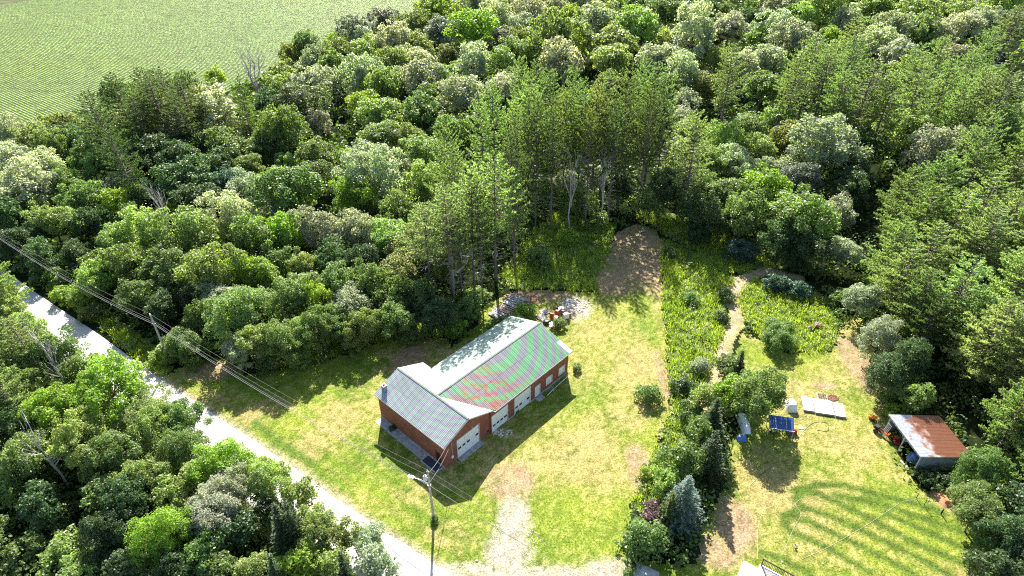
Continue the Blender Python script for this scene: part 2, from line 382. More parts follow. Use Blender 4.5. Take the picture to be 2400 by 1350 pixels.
def decid(R, nleaf, leaf, seed, droop=.25, openness=.0, tall=1.0):
    """broadleaf crown of radius R centred on the origin at height hc; returns crown mesh, wood mesh, base offset"""
    rg = np.random.default_rng(seed)
    nc = int(50 + 34 * rg.random()); i = np.arange(nc) + .5
    ph = np.arccos(1 - 1.62 * i / nc); th = math.pi * (1 + 5 ** .5) * i + rg.random(nc) * .8
    d = np.stack([np.sin(ph) * np.cos(th), np.sin(ph) * np.sin(th), np.cos(ph)], 1)
    lob = 1 + .30 * np.sin(2 * th + rg.random() * 6) * np.sin(ph) + .16 * np.sin(5 * th + rg.random() * 6) * np.sin(ph)
    rad = R * (.60 + .42 * rg.random(nc)) * lob
    cc = d * rad[:, None]; cc[:, 2] *= .95 * tall
    inner = unit(rg.normal(size=(10, 3))) * R * .35; cc = np.concatenate([cc, inner]); nc = len(cc)
    cr = R * (.12 + .17 * rg.random(nc))
    w = cr ** 2 * (1 + .4 * (cc[:, 2] > 0)); cnt = (nleaf * w / w.sum()).astype(int)
    P = []; N = []; T = []
    for k in range(nc):
        m = cnt[k]; v = unit(rg.normal(size=(m, 3)) + unit(cc[k][None] + 1e-3) * .45 + np.array([0, 0, .5]))
        rr = cr[k] * (.45 + .55 * rg.random((m, 1)) ** .5) * (1 + .25 * np.sin(v[:, :1] * 7 + k) * np.cos(v[:, 1:2] * 6))
        p = cc[k] + v * rr * np.array([1.15, 1.15, .8]); P.append(p)
        nn = unit(v * .45 + np.array([0, 0, .55]) + rg.normal(size=(m, 3)) * .55); N.append(nn)
        T.append(np.full((m, 1), .8 + .4 * rg.random()))
    m = int(nleaf * .16); q = rg.integers(0, nc, m); v = rg.normal(size=(m, 3)); P.append(cc[q] + v * R * .13); N.append(unit(v * .4 + np.array([0, 0, .6]) + rg.normal(size=(m, 3)) * .6)); T.append(.75 + .5 * rg.random((m, 1)))
    P = np.concatenate(P); N = np.concatenate(N); T = np.concatenate(T)
    crown = leaves_mesh('crown', P, N, leaf, tints(len(P)) * T, M_LEAF)
    mb = MB(); hc = R * 1.7
    lean = rg.normal(size=2) * .15 * R
    mb.tube([(lean[0], lean[1], -hc * 1.6), (lean[0] * .4, lean[1] * .4, -R * .5), (0, 0, R * .25)], [R * .055, R * .045, R * .02], 6)
    for k in range(0, nc - 10, 2):
        s = np.array([0, 0, -R * .55 + R * .5 * rg.random()]); e = cc[k]; mid = (s + e) / 2 + np.array([0, 0, -R * .08])
        mb.tube([s, mid, e * 1.02], [R * .02, R * .013, R * .004], 3, False)
    return crown, mb.mesh('trunk', M_BARK)

def pine(H, R, nw, seed, lo=.38, tuft=1.0, upsweep=.35, need=6, irregular=.35):
    """white pine: whorled plumes; origin at base"""
    rg = np.random.default_rng(seed); mb = MB()
    bend = rg.normal(size=2) * .02 * H
    def ax(z): t = z / H; return np.array([bend[0] * t * t, bend[1] * t * t, z])
    mb.tube([ax(z) for z in np.linspace(0, H * .97, 6)], [H * .014, H * .0125, H * .01, H * .0075, H * .005, H * .0015], 6)
    P = []; D = []; T = []
    for wv in range(nw):
        t = (wv + rg.random() * .6) / nw; z = H * (lo + (1 - lo) * t); env = R * (1 - t ** 2.0) ** .75 * (.55 + .45 * min(1, t * 4 + .2)) + .25
        nb = rg.integers(4, 7); a0 = rg.random() * 6.28
        for j in range(nb):
            a = a0 + 6.283 * j / nb + rg.normal() * .25; L = env * (1 - irregular + 2 * irregular * rg.random())
            if L < .2: continue
            dz = upsweep * (.2 + t) * L + rg.normal() * .05 * L; dirn = np.array([math.cos(a), math.sin(a), 0])
            s0 = ax(z); e0 = s0 + dirn * L + np.array([0, 0, dz]); mid = s0 + dirn * L * .55 + np.array([0, 0, dz * .25 - .03 * L])
            mb.tube([s0, mid, e0], [.022 * L + .02, .014 * L + .012, .01], 3, False)
            k = int(max(3, L * 5.5 * tuft)); side = np.array([-dirn[1], dirn[0], 0])
            u = .3 + .72 * rg.random(k) ** .8; u[:3] = (.9, 1.0, 1.04)
            pos = np.where(u[:, None] < .55, s0 + (mid - s0) * (u[:, None] / .55), mid + (e0 - mid) * ((u[:, None] - .55) / .45))
            pos = pos + side * (rg.normal(size=(k, 1)) * .20 * L * (1.25 - u[:, None])) + np.array([0, 0, 1]) * (rg.random((k, 1)) * .06 * L)
            for q in range(need):
                dd = unit(dirn * .7 + side * rg.normal(size=(k, 1)) * .7 + np.array([0, 0, .55]) + rg.normal(size=(k, 3)) * .35)
                P.append(pos + dd * .18); D.append(dd); T.append(np.full((k, 1), .8 + .4 * rg.random()))
    # dead lower branches
    md = MB()
    for z in np.arange(H * .14, H * (lo + .05), H * .022):
        for j in range(2):
            a = rg.random() * 6.283; L = R * (.25 + .5 * rg.random()); s0 = ax(z)
            md.tube([s0, s0 + np.array([math.cos(a), math.sin(a), .06]) * L * .6, s0 + np.array([math.cos(a + .15), math.sin(a + .15), -.04]) * L], [.035, .022, .008], 3, False)
    P = np.concatenate(P); D = np.concatenate(D); T = np.concatenate(T); n = len(P)
    N = unit(np.cross(D, RNG.normal(size=(n, 3))) + np.array([0, 0, .6]))
    N = unit(N - D * (N * D).sum(1, keepdims=True))
    crown = leaves_mesh('crown', P, N, .25, tints(n, .7, 1.3) * T, M_NEEDLE, aspect=.24, dirs=D)
    return crown, mb.mesh('trunk', M_BARK), md.mesh('dead_branches', M_DEAD)

def spruce(H, R, nw, seed, dens=1.0, leaf=.17):
    rg = np.random.default_rng(seed); mb = MB(); mb.tube([(0, 0, 0), (0, 0, H * .98)], [H * .016, .01], 6)
    P = []; D = []; T = []
    for wv in range(nw):
        t = (wv + .5 * rg.random()) / nw; z = H * (.04 + .95 * t); env = R * (1 - t) ** .9 + .08
        nb = max(5, int(11 * (1 - t) + 4)); a0 = rg.random() * 6
        for j in range(nb):
            a = a0 + 6.283 * j / nb + rg.normal() * .12; L = env * (.82 + .3 * rg.random()); dirn = np.array([math.cos(a), math.sin(a), 0]); side = np.array([-dirn[1], dirn[0], 0])
            k = int(max(6, L * 26 * dens)); u = (rg.random((k, 1)) ** .7); w = (1 - u) * .32 * L + .05
            pos = np.array([0, 0, z]) + dirn * L * u + side * rg.uniform(-1, 1, (k, 1)) * w + np.array([0, 0, 1]) * (-.22 * L * u + .14 * L * u ** 3 + rg.normal(size=(k, 1)) * .03)
            dd = unit(dirn + side * rg.normal(size=(k, 1)) * .8 + rg.normal(size=(k, 3)) * .2 + np.array([0, 0, .12])); P.append(pos); D.append(dd); T.append(np.full((k, 1), .8 + .4 * rg.random()))
            if j % 2 == 0: mb.tube([(0, 0, z), (dirn[0] * L * .9, dirn[1] * L * .9, z - .1 * L)], [.02, .006], 3, False)
    P = np.concatenate(P); D = np.concatenate(D); T = np.concatenate(T); n = len(P)
    N = unit(np.array([0, 0, 1.0]) + RNG.normal(size=(n, 3)) * .45); N = unit(N - D * (N * D).sum(1, keepdims=True))
    return leaves_mesh('crown', P, N, leaf, tints(n, .7, 1.3) * T, M_NEEDLE, aspect=.34, dirs=D), mb.mesh('trunk', M_BARK)

def bare(H, seed, spread=.5, m=M_DEAD, depth=4, r0=.02):
    rg = np.random.default_rng(seed); mb = MB()
    def br(p, d, L, r, k):
        q = p + d * L * .5 + rg.normal(size=3) * L * .04; e = p + d * L
        mb.tube([p, q, e], [r, r * .8, r * .55], 4 if r > .05 else 3, False)
        if k == 0: return
        for _ in range(3 if k > 1 else 2):
            u_ = .45 + .55 * rg.random(); s = p + (e - p) * u_
            nd = unit(d + rg.normal(size=3) * spread + np.array([0, 0, .12])); br(s, nd, L * (.5 + .25 * rg.random()), r * .55, k - 1)
    br(np.zeros(3), unit(np.array([.05, 0, 1.0])), H * .5, H * r0, depth)
    br(np.array([.02 * H, 0, H * .45]), unit(np.array([.1, .05, 1.0])), H * .4, H * r0 * .6, depth - 1)
    return mb.mesh('branches', m)

DEC = {}     # class -> list of (R, crown, trunk)
for cls, R, nl, lf in (('far', 4.0, 5200, .21), ('mid', 4.0, 9000, .165), ('near', 4.0, 16000, .13)):
    DEC[cls] = [(R, *decid(R, nl, lf, 100 + 7 * k + len(cls), tall=(.85, 1.0, 1.15, .95, 1.05)[k])) for k in range(5)]
DEC['small'] = [(1.6, *decid(1.6, 2600, .11, 300 + k)) for k in range(3)]
PINE = [(26, 5.0, *pine(26, 5.0, 20, 11, lo=.42)), (26, 5.6, *pine(26, 5.6, 22, 12, lo=.36, upsweep=.45)), (24, 6.2, *pine(24, 6.2, 19, 13, lo=.30, irregular=.3)), (27, 4.4, *pine(27, 4.4, 20, 14, lo=.5))]
PINEN = [(20, 6.0, *pine(20, 6.0, 20, 21, lo=.18, tuft=1.7, need=7, upsweep=.25)), (20, 6.5, *pine(20, 6.5, 21, 22, lo=.2, tuft=1.7, need=7, upsweep=.3))]
SPR = [(9, 2.4, *spruce(9, 2.4, 26, 31)), (9, 2.9, *spruce(9, 2.9, 26, 32)), (9, 1.7, *spruce(9, 1.7, 24, 33, dens=1.2))]
BARE = [bare(10, 5), bare(10, 6, .35), bare(10, 9, .6)]

COLS = dict(g=(.104, .146, .046), k=(.056, .092, .036), l=(.158, .202, .066), y=(.165, .215, .026), Y=(.155, .225, .032), w=(.215, .225, .185), n=(.125, .135, .125), o=(.130, .150, .050),
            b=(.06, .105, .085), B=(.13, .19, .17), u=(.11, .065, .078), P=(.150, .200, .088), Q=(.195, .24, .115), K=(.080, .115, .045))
ADJ = dict(g='mid-green', k='dark green', l='light green', y='yellow-green', Y='vivid green', w='silvery grey-green', n='dusky grey-green', o='olive green', b='blue-green', B='blue-grey', u='purple-leaved', P='fresh green', Q='pale lime', K='dark olive')
TREES = []   # dicts used later to write the labels
def crown_colour(t):
    c = np.array(COLS[t]) * (1.3 if t not in 'kKnb' else 1.15) * (.85 + .3 * random.random()); c *= 1 + (RNG.random(3) - .5) * .12; return (*[float(v) for v in c], 1.0)
def record(root, kind, tint, pt, size): TREES.append(dict(o=root, kind=kind, tint=tint, p=pt, size=size))
OCC = []     # (x, y, radius) of every tree

def put_decid(px, py, r, tint, zc=None, lab=None, zscale=1.0):
    z = zc if zc else 6.0
    for _ in range(4):
        P = at(px, py, z); dep = (P - CAM) @ fw; R = r * dep / F; z = zc if zc else min(max(1.55 * R, 1.2), 11.5)
    return make_decid(float(P[0]), float(P[1]), z, float(R), dep, tint, lab, zscale)
def make_decid(x, y, z, R, dep, tint, lab=None, zscale=1.0):
    zscale *= random.uniform(.85, 1.28)
    cls = 'small' if R < 2.2 else 'near' if dep < 95 else 'mid' if dep < 150 else 'far'
    R0, crown, trunk = random.choice(DEC[cls]); s = R / R0
    root = empty('silvery_tree' if tint in 'wn' else 'broadleaf_tree', (x, y, 0), random.random() * 6.28)
    c = link('crown', crown, root); c.location = (0, 0, z); c.scale = (s, s, s * zscale); c.color = crown_colour(tint)
    t = link('trunk', trunk, root); t.location = (0, 0, z)
    zt = z / (R0 * 1.7 * 1.6 * .98) ; t.scale = (s, s, max(s * .8, zt * .99))
    OCC.append((x, y, R)); record(root, 'silvery tree' if tint in 'wn' else 'broadleaf tree', tint, (x, y, z), R)
    if lab: root['label'] = lab; TREES[-1]['fixed'] = True
    return root
def put_pine(px, py, r, tint, H=24, near=False, lab=None):
    P = at(px, py, H); dep = (P - CAM) @ fw; return make_pine(float(P[0]), float(P[1]), H, r * dep / F, tint, near, lab)
def make_pine(x, y, H, R, tint, near=False, lab=None):
    H0, R0, c0, t0, d0 = random.choice(PINEN if near else PINE)
    root = empty('pine_tree', (x, y, 0), random.random() * 6.28); sx = R / R0; sz = H / H0
    for nm, me in (('crown', c0), ('trunk', t0), ('dead_branches', d0)):
        o = link(nm, me, root); o.scale = (sx, sx, sz)
        if nm == 'crown': o.color = crown_colour(tint)
    OCC.append((x, y, R * .8)); record(root, 'pine tree', tint, (x, y, H * .8), R)
    if lab: root['label'] = lab; TREES[-1]['fixed'] = True
    return root
def put_spruce(px, py, H, R, tint, k=0, lab=None, base=None):
    P = at(px, py, H) if base is None else at(*base)
    H0, R0, c0, t0 = SPR[k]; root = empty('spruce_tree', (float(P[0]), float(P[1]), 0), random.random() * 6.28)
    c = link('crown', c0, root); c.scale = (R / R0, R / R0, H / H0); c.color = crown_colour(tint)
    t = link('trunk', t0, root); t.scale = c.scale
    OCC.append((float(P[0]), float(P[1]), R)); record(root, 'spruce tree', tint, (P[0], P[1], H * .7), R)
    if lab: root['label'] = lab; TREES[-1]['fixed'] = True
    return root
def put_bare(px, py, H, k, sc=1.0, lab=None, m=None):
    P = at(px, py, H); root = empty('dead_tree', (float(P[0]), float(P[1]), 0), random.random() * 6)
    o = link('branches', BARE[k], root); o.scale = (H / 9 * sc, H / 9 * sc, H / 9)
    record(root, 'dead tree', 'n', (P[0], P[1], H * .8), 2)
    if lab: root['label'] = lab; TREES[-1]['fixed'] = True
    return root
def put_bush(px, py, r, tint, lab=None, zs=.9, zc=None):
    P = at(px, py, 0.8); dep = (P - CAM) @ fw; R = r * dep / F; z = zc if zc else R * .62
    P = at(px, py, z); R0, crown, trunk = random.choice(DEC['small' if R < 2.6 else 'near']); s = R / R0
    root = empty('bush', (float(P[0]), float(P[1]), 0), random.random() * 6)
    c = link('foliage', crown, root); c.location = (0, 0, z); c.scale = (s, s, s * zs); c.color = crown_colour(tint)
    OCC.append((float(P[0]), float(P[1]), R)); record(root, 'bush', tint, (P[0], P[1], z), R)
    if lab: root['label'] = lab; TREES[-1]['fixed'] = True
    return root

# ------------------------------------------------------------------ trees (crown centre x, y, half width, tint)
D_LIST = '''80,325,42,l 125,352,35,g 150,290,22,l 505,182,27,y 500,225,30,g 350,262,52,y 505,268,58,w 420,310,48,w 530,345,48,g 590,355,38,l 25,375,42,w 100,392,45,w
190,345,30,k 215,375,42,g 345,365,55,k 425,385,50,k 20,310,30,w 300,300,40,o 250,380,45,g 470,250,35,o 455,350,40,k 330,320,45,g
835,68,36,n 900,50,32,n 785,92,20,y 725,112,32,K 685,128,25,o 850,95,26,w 858,118,34,l 925,100,40,w 790,125,34,o 735,142,30,w 665,185,38,o 735,192,45,w 780,155,36,g
845,182,42,w 920,152,38,l 980,110,35,o 980,147,36,w 1025,22,42,y 1040,75,40,n 970,62,30,o 1050,130,26,o 1110,66,50,Y 1115,8,36,w 1110,152,40,w 1075,165,26,l 1165,48,34,w
1185,10,30,g 1180,155,35,g 1190,190,30,g 990,190,46,w 900,207,40,g 1080,222,46,w 700,250,50,K 635,258,42,k 850,247,36,y 895,268,50,l 985,262,46,g 660,312,52,g 740,292,30,w
890,322,46,g 960,325,36,o 745,370,46,g 620,352,36,k 675,388,26,l 870,378,48,w 812,368,20,y 1000,362,46,l 660,215,36,l 800,235,22,k 1030,195,34,l 930,195,34,w 1000,230,36,g
1240,32,36,w 1215,62,30,w 1300,22,30,w 1335,38,28,y 1310,88,58,o 1235,95,28,w 1215,122,36,g 1400,52,50,w 1318,146,46,w 1490,66,50,l 1440,102,48,o 1440,20,26,y 1500,24,34,k
1560,30,40,g 1610,25,36,g 1622,98,58,w 1560,108,36,l 1550,142,48,w 1430,140,46,l 1650,18,34,k 1710,62,36,w 1760,45,26,k 1785,14,32,g 1782,92,32,l 1600,182,42,w 1700,332,46,l
1610,310,36,l 1592,282,30,w 1752,300,40,g 1370,100,36,w 1260,-8,40,w 1360,-5,36,w 1180,100,30,n 1740,150,40,w 1680,140,36,l 1800,140,38,w 1660,205,36,o 1790,205,40,g
1830,22,40,w 1875,38,40,l 1930,20,44,l 1985,50,34,w 1815,72,40,w 1860,92,44,w 1945,85,25,y 2050,20,40,l 2110,14,40,l 2180,10,40,w 2240,10,34,w 2150,42,46,l 2230,32,40,l
2260,60,40,w 2300,50,38,w 2090,75,40,w 2060,102,40,w 2160,76,40,l 2200,86,34,w 2110,132,42,w 1955,268,46,g 1932,340,74,w 1850,332,44,o 1820,290,40,g 2132,318,56,l 2190,288,44,y
2205,362,64,w 2030,350,36,k 2080,270,44,l 2000,395,40,k 2330,300,50,g 2380,340,46,g 2290,240,46,g 2350,-5,40,l 2005,10,36,g 1900,150,40,l 1960,140,36,l 2120,190,40,o
1790,440,50,Y 1880,505,68,g 1962,500,40,w 1978,590,36,w 1990,440,44,k 1862,425,48,n 1620,430,46,g 1702,455,46,g 1722,385,42,w 1652,385,44,g 1640,495,44,k 1560,440,46,k 1780,360,40,l
1740,505,50,g 1830,560,44,k 1900,580,44,k 1690,520,34,k 1580,370,40,w 1400,420,40,w 1330,430,34,w 1450,440,38,k 1520,480,30,g 1290,460,36,g 1360,480,30,g 1810,400,34,w
60,442,60,w 18,420,34,w 152,432,42,g 195,436,26,l 80,488,38,l 132,522,45,l 290,480,38,y 282,432,30,w 240,472,26,b 380,460,34,b 400,502,26,y 215,522,36,k 350,552,50,l 440,560,62,l
575,450,46,w 540,520,54,w 590,572,50,g 270,572,42,l 250,620,40,g 310,622,50,g 400,632,55,g 490,640,60,l 222,655,40,l 330,695,45,g 560,740,62,l 510,700,42,w 592,640,42,y
470,400,44,k 520,390,44,k 430,425,54,k 150,320,34,k 30,572,40,k 90,600,36,k 330,400,42,k 20,510,46,k 90,545,36,k 180,600,34,k 340,470,40,k 310,530,36,k 470,470,44,k 540,430,40,b
675,450,68,g 870,420,58,w 950,402,30,w 1000,442,50,l 835,466,44,Y 870,492,30,g 640,520,32,w 655,552,50,Y 705,540,26,y 747,546,48,w 836,546,48,w 920,562,54,l 930,500,45,g 722,622,36,l
615,652,36,l 690,695,52,l 742,712,40,y 790,672,46,g 820,712,46,w 862,662,50,g 922,694,46,g 940,640,50,o 985,700,44,k 1030,740,40,k 780,610,40,k 850,610,42,k 700,470,36,l
640,420,30,l 575,395,36,g 590,480,40,k 660,620,36,g 1005,530,46,l 960,590,46,o 1010,620,46,g
655,808,44,g 745,768,44,g 700,790,40,l 852,765,38,l 795,762,36,g 925,745,42,g 480,745,40,g 600,800,46,l 560,820,40,w 600,715,40,g 450,700,38,k 380,720,40,k 410,660,40,g
-5,735,46,l 62,790,46,l 30,830,50,l 122,838,54,g 190,880,44,g 262,915,74,Y 130,960,60,Y 335,968,58,l 422,985,50,g 190,1032,60,l 280,1062,58,g 365,1012,50,l 60,1080,58,l 515,1088,58,Y
430,1060,46,g 500,1190,62,w 545,1150,50,w 632,1128,50,l 702,1165,38,l 740,1245,50,l 865,1262,34,w 885,1325,42,w 800,1262,40,o 700,1325,45,Y 590,1335,36,l 378,1262,56,Y 392,1160,42,l
450,1225,46,g 480,1295,44,g 300,1178,54,k 262,1236,50,k 335,1120,50,l 60,860,46,l 30,920,50,g 205,950,44,k 30,1010,50,k 455,1125,44,l 560,1240,44,k 300,1330,44,k 630,1195,36,k
780,1325,40,l 410,1330,42,k 90,1180,46,k 10,1140,44,l 250,1150,44,g 520,1335,38,g
2305,1092,46,g 2292,1192,58,g 2345,1255,52,k 2080,880,46,k 2130,850,44,k 2060,790,44,w 2020,700,40,w 2150,930,36,g 2395,1180,46,k 2330,1330,46,k 2385,1290,46,k
1782,925,58,g 1715,910,34,Y 1598,1080,44,g 1642,1012,36,g 1705,860,30,g 1560,1130,34,l 1650,930,30,l 1745,900,30,k
-30,480,50,g -40,380,46,w -50,700,50,l -50,900,55,l -50,1060,55,g -40,1250,50,g 2440,400,50,g 2440,600,50,l 2450,800,60,l 2450,1000,60,g 2450,100,40,l 2440,230,46,g'''
for tok in D_LIST.split():
    x, y, r, t = tok.split(','); put_decid(float(x), float(y), float(r), t)
P_LIST = '''195,215,44,K,20 262,172,40,K,21 320,160,40,K,20 372,160,46,K,20 420,190,40,K,19 255,300,40,k,20 345,180,44,K,21 300,205,40,K,20 552,178,30,g,19 230,250,44,K,19 400,225,36,K,18
1130,225,40,P,25 1155,190,40,P,25 1040,292,46,P,24 1065,335,40,P,24 1240,185,52,P,27 1262,140,34,P,26 1225,135,34,P,26 1290,165,40,P,26 1345,155,34,P,27 1370,188,44,P,27 1430,172,46,P,27
1490,152,46,P,27 1545,150,44,P,27 1478,195,44,K,26 1512,128,30,P,26 1725,105,36,P,26 1642,262,48,Q,23 1570,190,38,P,25 1405,200,40,o,26 1330,215,40,o,25 1210,235,40,P,25 1200,300,40,K,24
1450,235,36,K,25 1530,215,34,K,25 1300,260,36,K,24 1260,230,40,K,26 1390,255,34,o,24
1920,88,56,P,24 1955,110,44,P,24 2022,42,40,P,24 2008,85,34,P,22 2050,140,62,P,24 2185,128,54,P,24 2218,82,28,P,22 2272,168,46,P,23 2322,160,46,P,23 2322,62,42,P,23 2372,165,58,P,24
2392,12,40,P,23 2165,102,36,P,22 2350,250,50,P,23 1880,120,40,P,23 2100,170,40,P,22 2240,130,40,P,23 2290,110,34,P,22 1990,160,40,P,22
1155,362,60,Q,23.5 1098,388,56,Q,23.5 1042,430,54,Q,22 990,475,50,Q,18 1205,400,40,P,19 1120,425,36,K,21 1070,500,44,o,16'''
for tok in P_LIST.split():
    x, y, r, t, h = tok.split(','); put_pine(float(x), float(y), float(r), t, float(h))
# pines of the right-hand wood, by the foot of the trunk (x, y, half width, tint, height)
PN_LIST = '''2075,745,54,Q,14 2110,800,50,P,13 2060,690,50,Q,14 2130,705,62,Q,15 2125,620,60,P,16 2190,800,66,Q,15 2262,905,66,Q,15 2345,960,74,Q,16 2390,1060,70,Q,15 2410,1170,60,P,14 2240,700,70,Q,17 2310,800,72,Q,17 2410,860,72,Q,17
2250,600,66,P,17 2360,690,72,Q,18 2150,540,56,P,16 2410,590,66,P,18 2320,510,60,P,18 2210,480,54,P,17 2090,560,50,P,15 2180,640,60,Q,16 2290,880,60,P,14 2430,980,70,Q,15 2140,840,44,K,12
2420,480,60,P,18 2280,440,54,P,18 2370,420,54,P,18 2200,420,46,P,17 2300,650,60,Q,17 2360,800,60,Q,17 2400,740,60,P,18 2330,1060,50,P,12
110,900,56,Q,12 70,1020,50,Q,12 40,760,44,P,13'''
for tok in PN_LIST.split():
    x, y, r, t, h = tok.split(','); P = at(float(x), float(y)); dep = (P - CAM) @ fw; make_pine(float(P[0]), float(P[1]), float(h), float(r) * dep / F, t, near=True)

put_spruce(1618, 1112, 8.2, 2.9, 'B', 1, 'blue-grey spruce, tallest of the row ending beside the purple-leaved shrub')
put_spruce(1580, 1148, 6.2, 1.8, 'g', 0, 'green spruce pressed against the left side of the blue-grey spruce')
put_spruce(1682, 1006, 8.5, 2.6, 'k', 1, 'dark spruce with a brown dying top in the row by the right lawn')
put_spruce(1684, 930, 7.5, 1.9, 'k', 2, 'narrow dark spruce behind the one with the brown top')
put_spruce(1742, 820, 6.5, 1.5, 'k', 2, 'narrow dark spruce at the upper end of the row beside the mown path')
put_spruce(640, 1176, 9.5, 2.0, 'k', 2, 'left one of the twin dark spruces by the road, lower left')
put_spruce(664, 1166, 10, 2.1, 'k', 0, 'right one of the twin dark spruces by the road, lower left')
put_spruce(629, 1296, 8, 1.5, 'k', 2, 'slim dark spruce at the bottom edge of the photo below the twin spruces')
put_spruce(795, 1290, 8, 1.4, 'k', 2, 'slim dark spruce at the bottom edge beside the end of the road')
put_bare(585, 140, 15, 1, 1.2, 'bare grey tree standing against the crop field')
put_bare(95, 790, 10, 0, .8, 'dead grey tree with tangled branches left of the road')
put_bare(130, 850, 8, 2, .7, 'second dead tree, leaning beside the tangled grey one left of the road')
put_bare(375, 470, 12, 1, .8, 'small bare grey treetop poking out of the dark woods, left centre')
put_bare(1050, 520, 15, 0, .8, 'bare grey trunk with dead limbs among the pale pines behind the barn')
put_bare(1345, 385, 14, 1, .7, 'thin pale bare trunk below the tall pine stand, left of the dirt patch')
put_bare(1420, 392, 13, 1, .7, 'thin pale bare trunk below the tall pine stand, nearer the dirt patch')
put_bare(85, 1020, 9, 2, .8, 'broken bare branches above the shaded shrubs at the lower left')
BL = [(1520,925,27,'g','round lone bush standing on the mown grass left of the tall meadow'),(1702,692,19,'K','upright bush growing in the middle of the mown path'),
 (1535,1212,34,'u','purple-leaved shrub beside the blue-grey spruce'),(1515,1262,48,'g','wide rounded green shrub at the front end of the spruce row'),
 (1823,785,40,'g','rounded bush on the edge of the meadow island by the right lawn'),(1018,1218,11,'g','small clump of leaves around the foot of the near utility pole'),
 (440,815,46,'g','broad shrub right of the far utility pole at the lawn corner'),(385,830,30,'l','leafy shrub hiding the foot of the far utility pole'),
 (1352,862,12,'l','low weed clump at the right rear corner of the barn'),(922,1002,9,'k','small shrub against the long left wall of the barn'),
 (1210,962,7,'k','little weed tuft between the two garage doors of the long wall'),(1165,985,6,'k','little weed tuft below the left garage door of the long wall'),
 (1230,730,22,'Y','weedy shrub between the lumber heap and the drums'),(1180,760,26,'g','weedy shrub behind the far gable beside the lumber heap'),(1212,752,20,'l','pale weeds in front of the lumber heap'),
 (1310,760,16,'g','weeds growing around the red drums'),(185,700,26,'l','yellow-lit roadside shrub beyond the far utility pole'),(145,692,24,'Y','low bright shrub nearest the shaded stretch of road'),
 (130,650,28,'g','green shrub by the shaded far stretch of the road'),(215,735,24,'g','shrub at the wood edge above the roadside grass'),(90,660,20,'k','dark shrub at the road edge in deep shade'),
 (2100,965,26,'Y','bright weeds beside the small net at the wood edge'),(2085,930,24,'g','shrub at the wood edge above the small net'),(2170,1120,22,'k','dark shrub below the front wall of the rusty-roofed shed'),
 (2215,1130,22,'k','second dark shrub in the shade of the rusty-roofed shed'),(2255,1145,26,'g','shrub right of the rusty-roofed shed'),(2200,1145,12,'l','small pale shrub in front of the shed near the rusty dirt'),
 (1600,905,24,'k','dark low tree clump inside the tall meadow edge'),(1518,1110,20,'Y','small yellow-green bush at the lower tip of the meadow'),(1570,590,16,'g','small bush right of the bare dirt patch'),
 (1690,745,16,'k','dark bush at the left edge of the mown path'),(1620,700,18,'g','dark green sapling standing in the tall meadow'),(1640,860,22,'w','grey-green shrub at the meadow edge near the path'),
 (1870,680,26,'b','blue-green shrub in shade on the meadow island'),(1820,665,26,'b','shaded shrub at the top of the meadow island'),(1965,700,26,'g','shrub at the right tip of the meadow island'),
 (1100,720,34,'g','shrub beneath the pale pines left of the lumber heap'),(1060,770,32,'Y','bright shrub touching the back eave of the barn'),(1120,690,22,'l','sunlit shrub between pine trunks behind the barn'),
 (1330,560,26,'Y','sunlit weeds below the tall pine stand'),(1260,600,30,'g','shaded weeds below the tall pine stand'),(1400,520,26,'g','weed clump left of the bare dirt patch'),(1640,545,34,'k','dark shrub in shade right of the bare dirt patch'),
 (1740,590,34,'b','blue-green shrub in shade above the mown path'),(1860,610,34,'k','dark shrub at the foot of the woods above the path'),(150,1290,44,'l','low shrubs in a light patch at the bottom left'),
 (60,1290,44,'g','shrub in the lower left corner of the photo'),(110,1230,40,'g','shaded shrub near the lower left corner'),(180,1340,40,'l','pale grassy shrub at the bottom edge, lower left'),(240,1310,36,'k','dark shrub in the shaded hollow, lower left'),
 (1475,1340,12,'g','tiny bush beside the concrete slab at the bottom edge'),(1500,655,12,'l',None),(700,840,30,'l','bright low shrub in front of the woods behind the lawn'),(830,800,30,'l','low shrub between the woods and the shaded lawn'),
 (630,855,28,'g','low shrub at the front left corner of the woods by the lawn'),(960,790,26,'g','low shrub behind the shaded lawn near the barn'),(1590,1160,26,'k','dark shrub squeezed between the spruces'),
 (1655,1080,34,'k','leafy growth between the brown-topped and blue-grey spruces'),(1620,960,32,'g','shrub in the row between meadow and right lawn'),(1690,1090,30,'g','green lower growth under the brown-topped spruce')]
for x, y, r, t, lab in BL:
    if lab: put_bush(x, y, r, t, lab)

# fill: trees of the closed wood between the surveyed ones
def excluded(x, y, R):
    px, py = project((x, y, 7.0))[0]; b_ = project((x, y, 0))[0]
    if not (-60 < px < 2460 and -70 < py < 1400): return True
    for P in (FIELD, LAWN_A, LAWN_B, *MEADOW):
        for a in range(6):
            if inside(P, np.array(x + R * .55 * math.cos(a * 1.05)), np.array(y + R * .55 * math.sin(a * 1.05))): return True
    e = ROAD_E[4]; dr = -((x - e[0]) * rn[0] + (y - e[1]) * rn[1])
    if -ROAD_W - R * .8 < dr < R + 1.5: return True
    if math.hypot(px - 765, (py - 330) * .6) < 26: return True
    if -55 < px < 330 and 1120 < py < 1400: return True
    if in_building(np.array(x), np.array(y), R): return True
    return False
nfill = 0
for it in range(9000):
    if nfill >= 58: break
    px, py = random.uniform(-40, 2440), random.uniform(-55, 1340); z = random.uniform(4, 8.5); P = at(px, py, z); R = random.uniform(2.8, 4.4)
    if excluded(P[0], P[1], R) or (px > 2060 and py > 500): continue
    if any((P[0] - a) ** 2 + (P[1] - b_) ** 2 < (.82 * (R + r_)) ** 2 for a, b_, r_ in OCC): continue
    make_decid(float(P[0]), float(P[1]), z, R, (P - CAM) @ fw, random.choice('ggglwko')); nfill += 1
print('trees', len(TREES), 'fill', nfill)

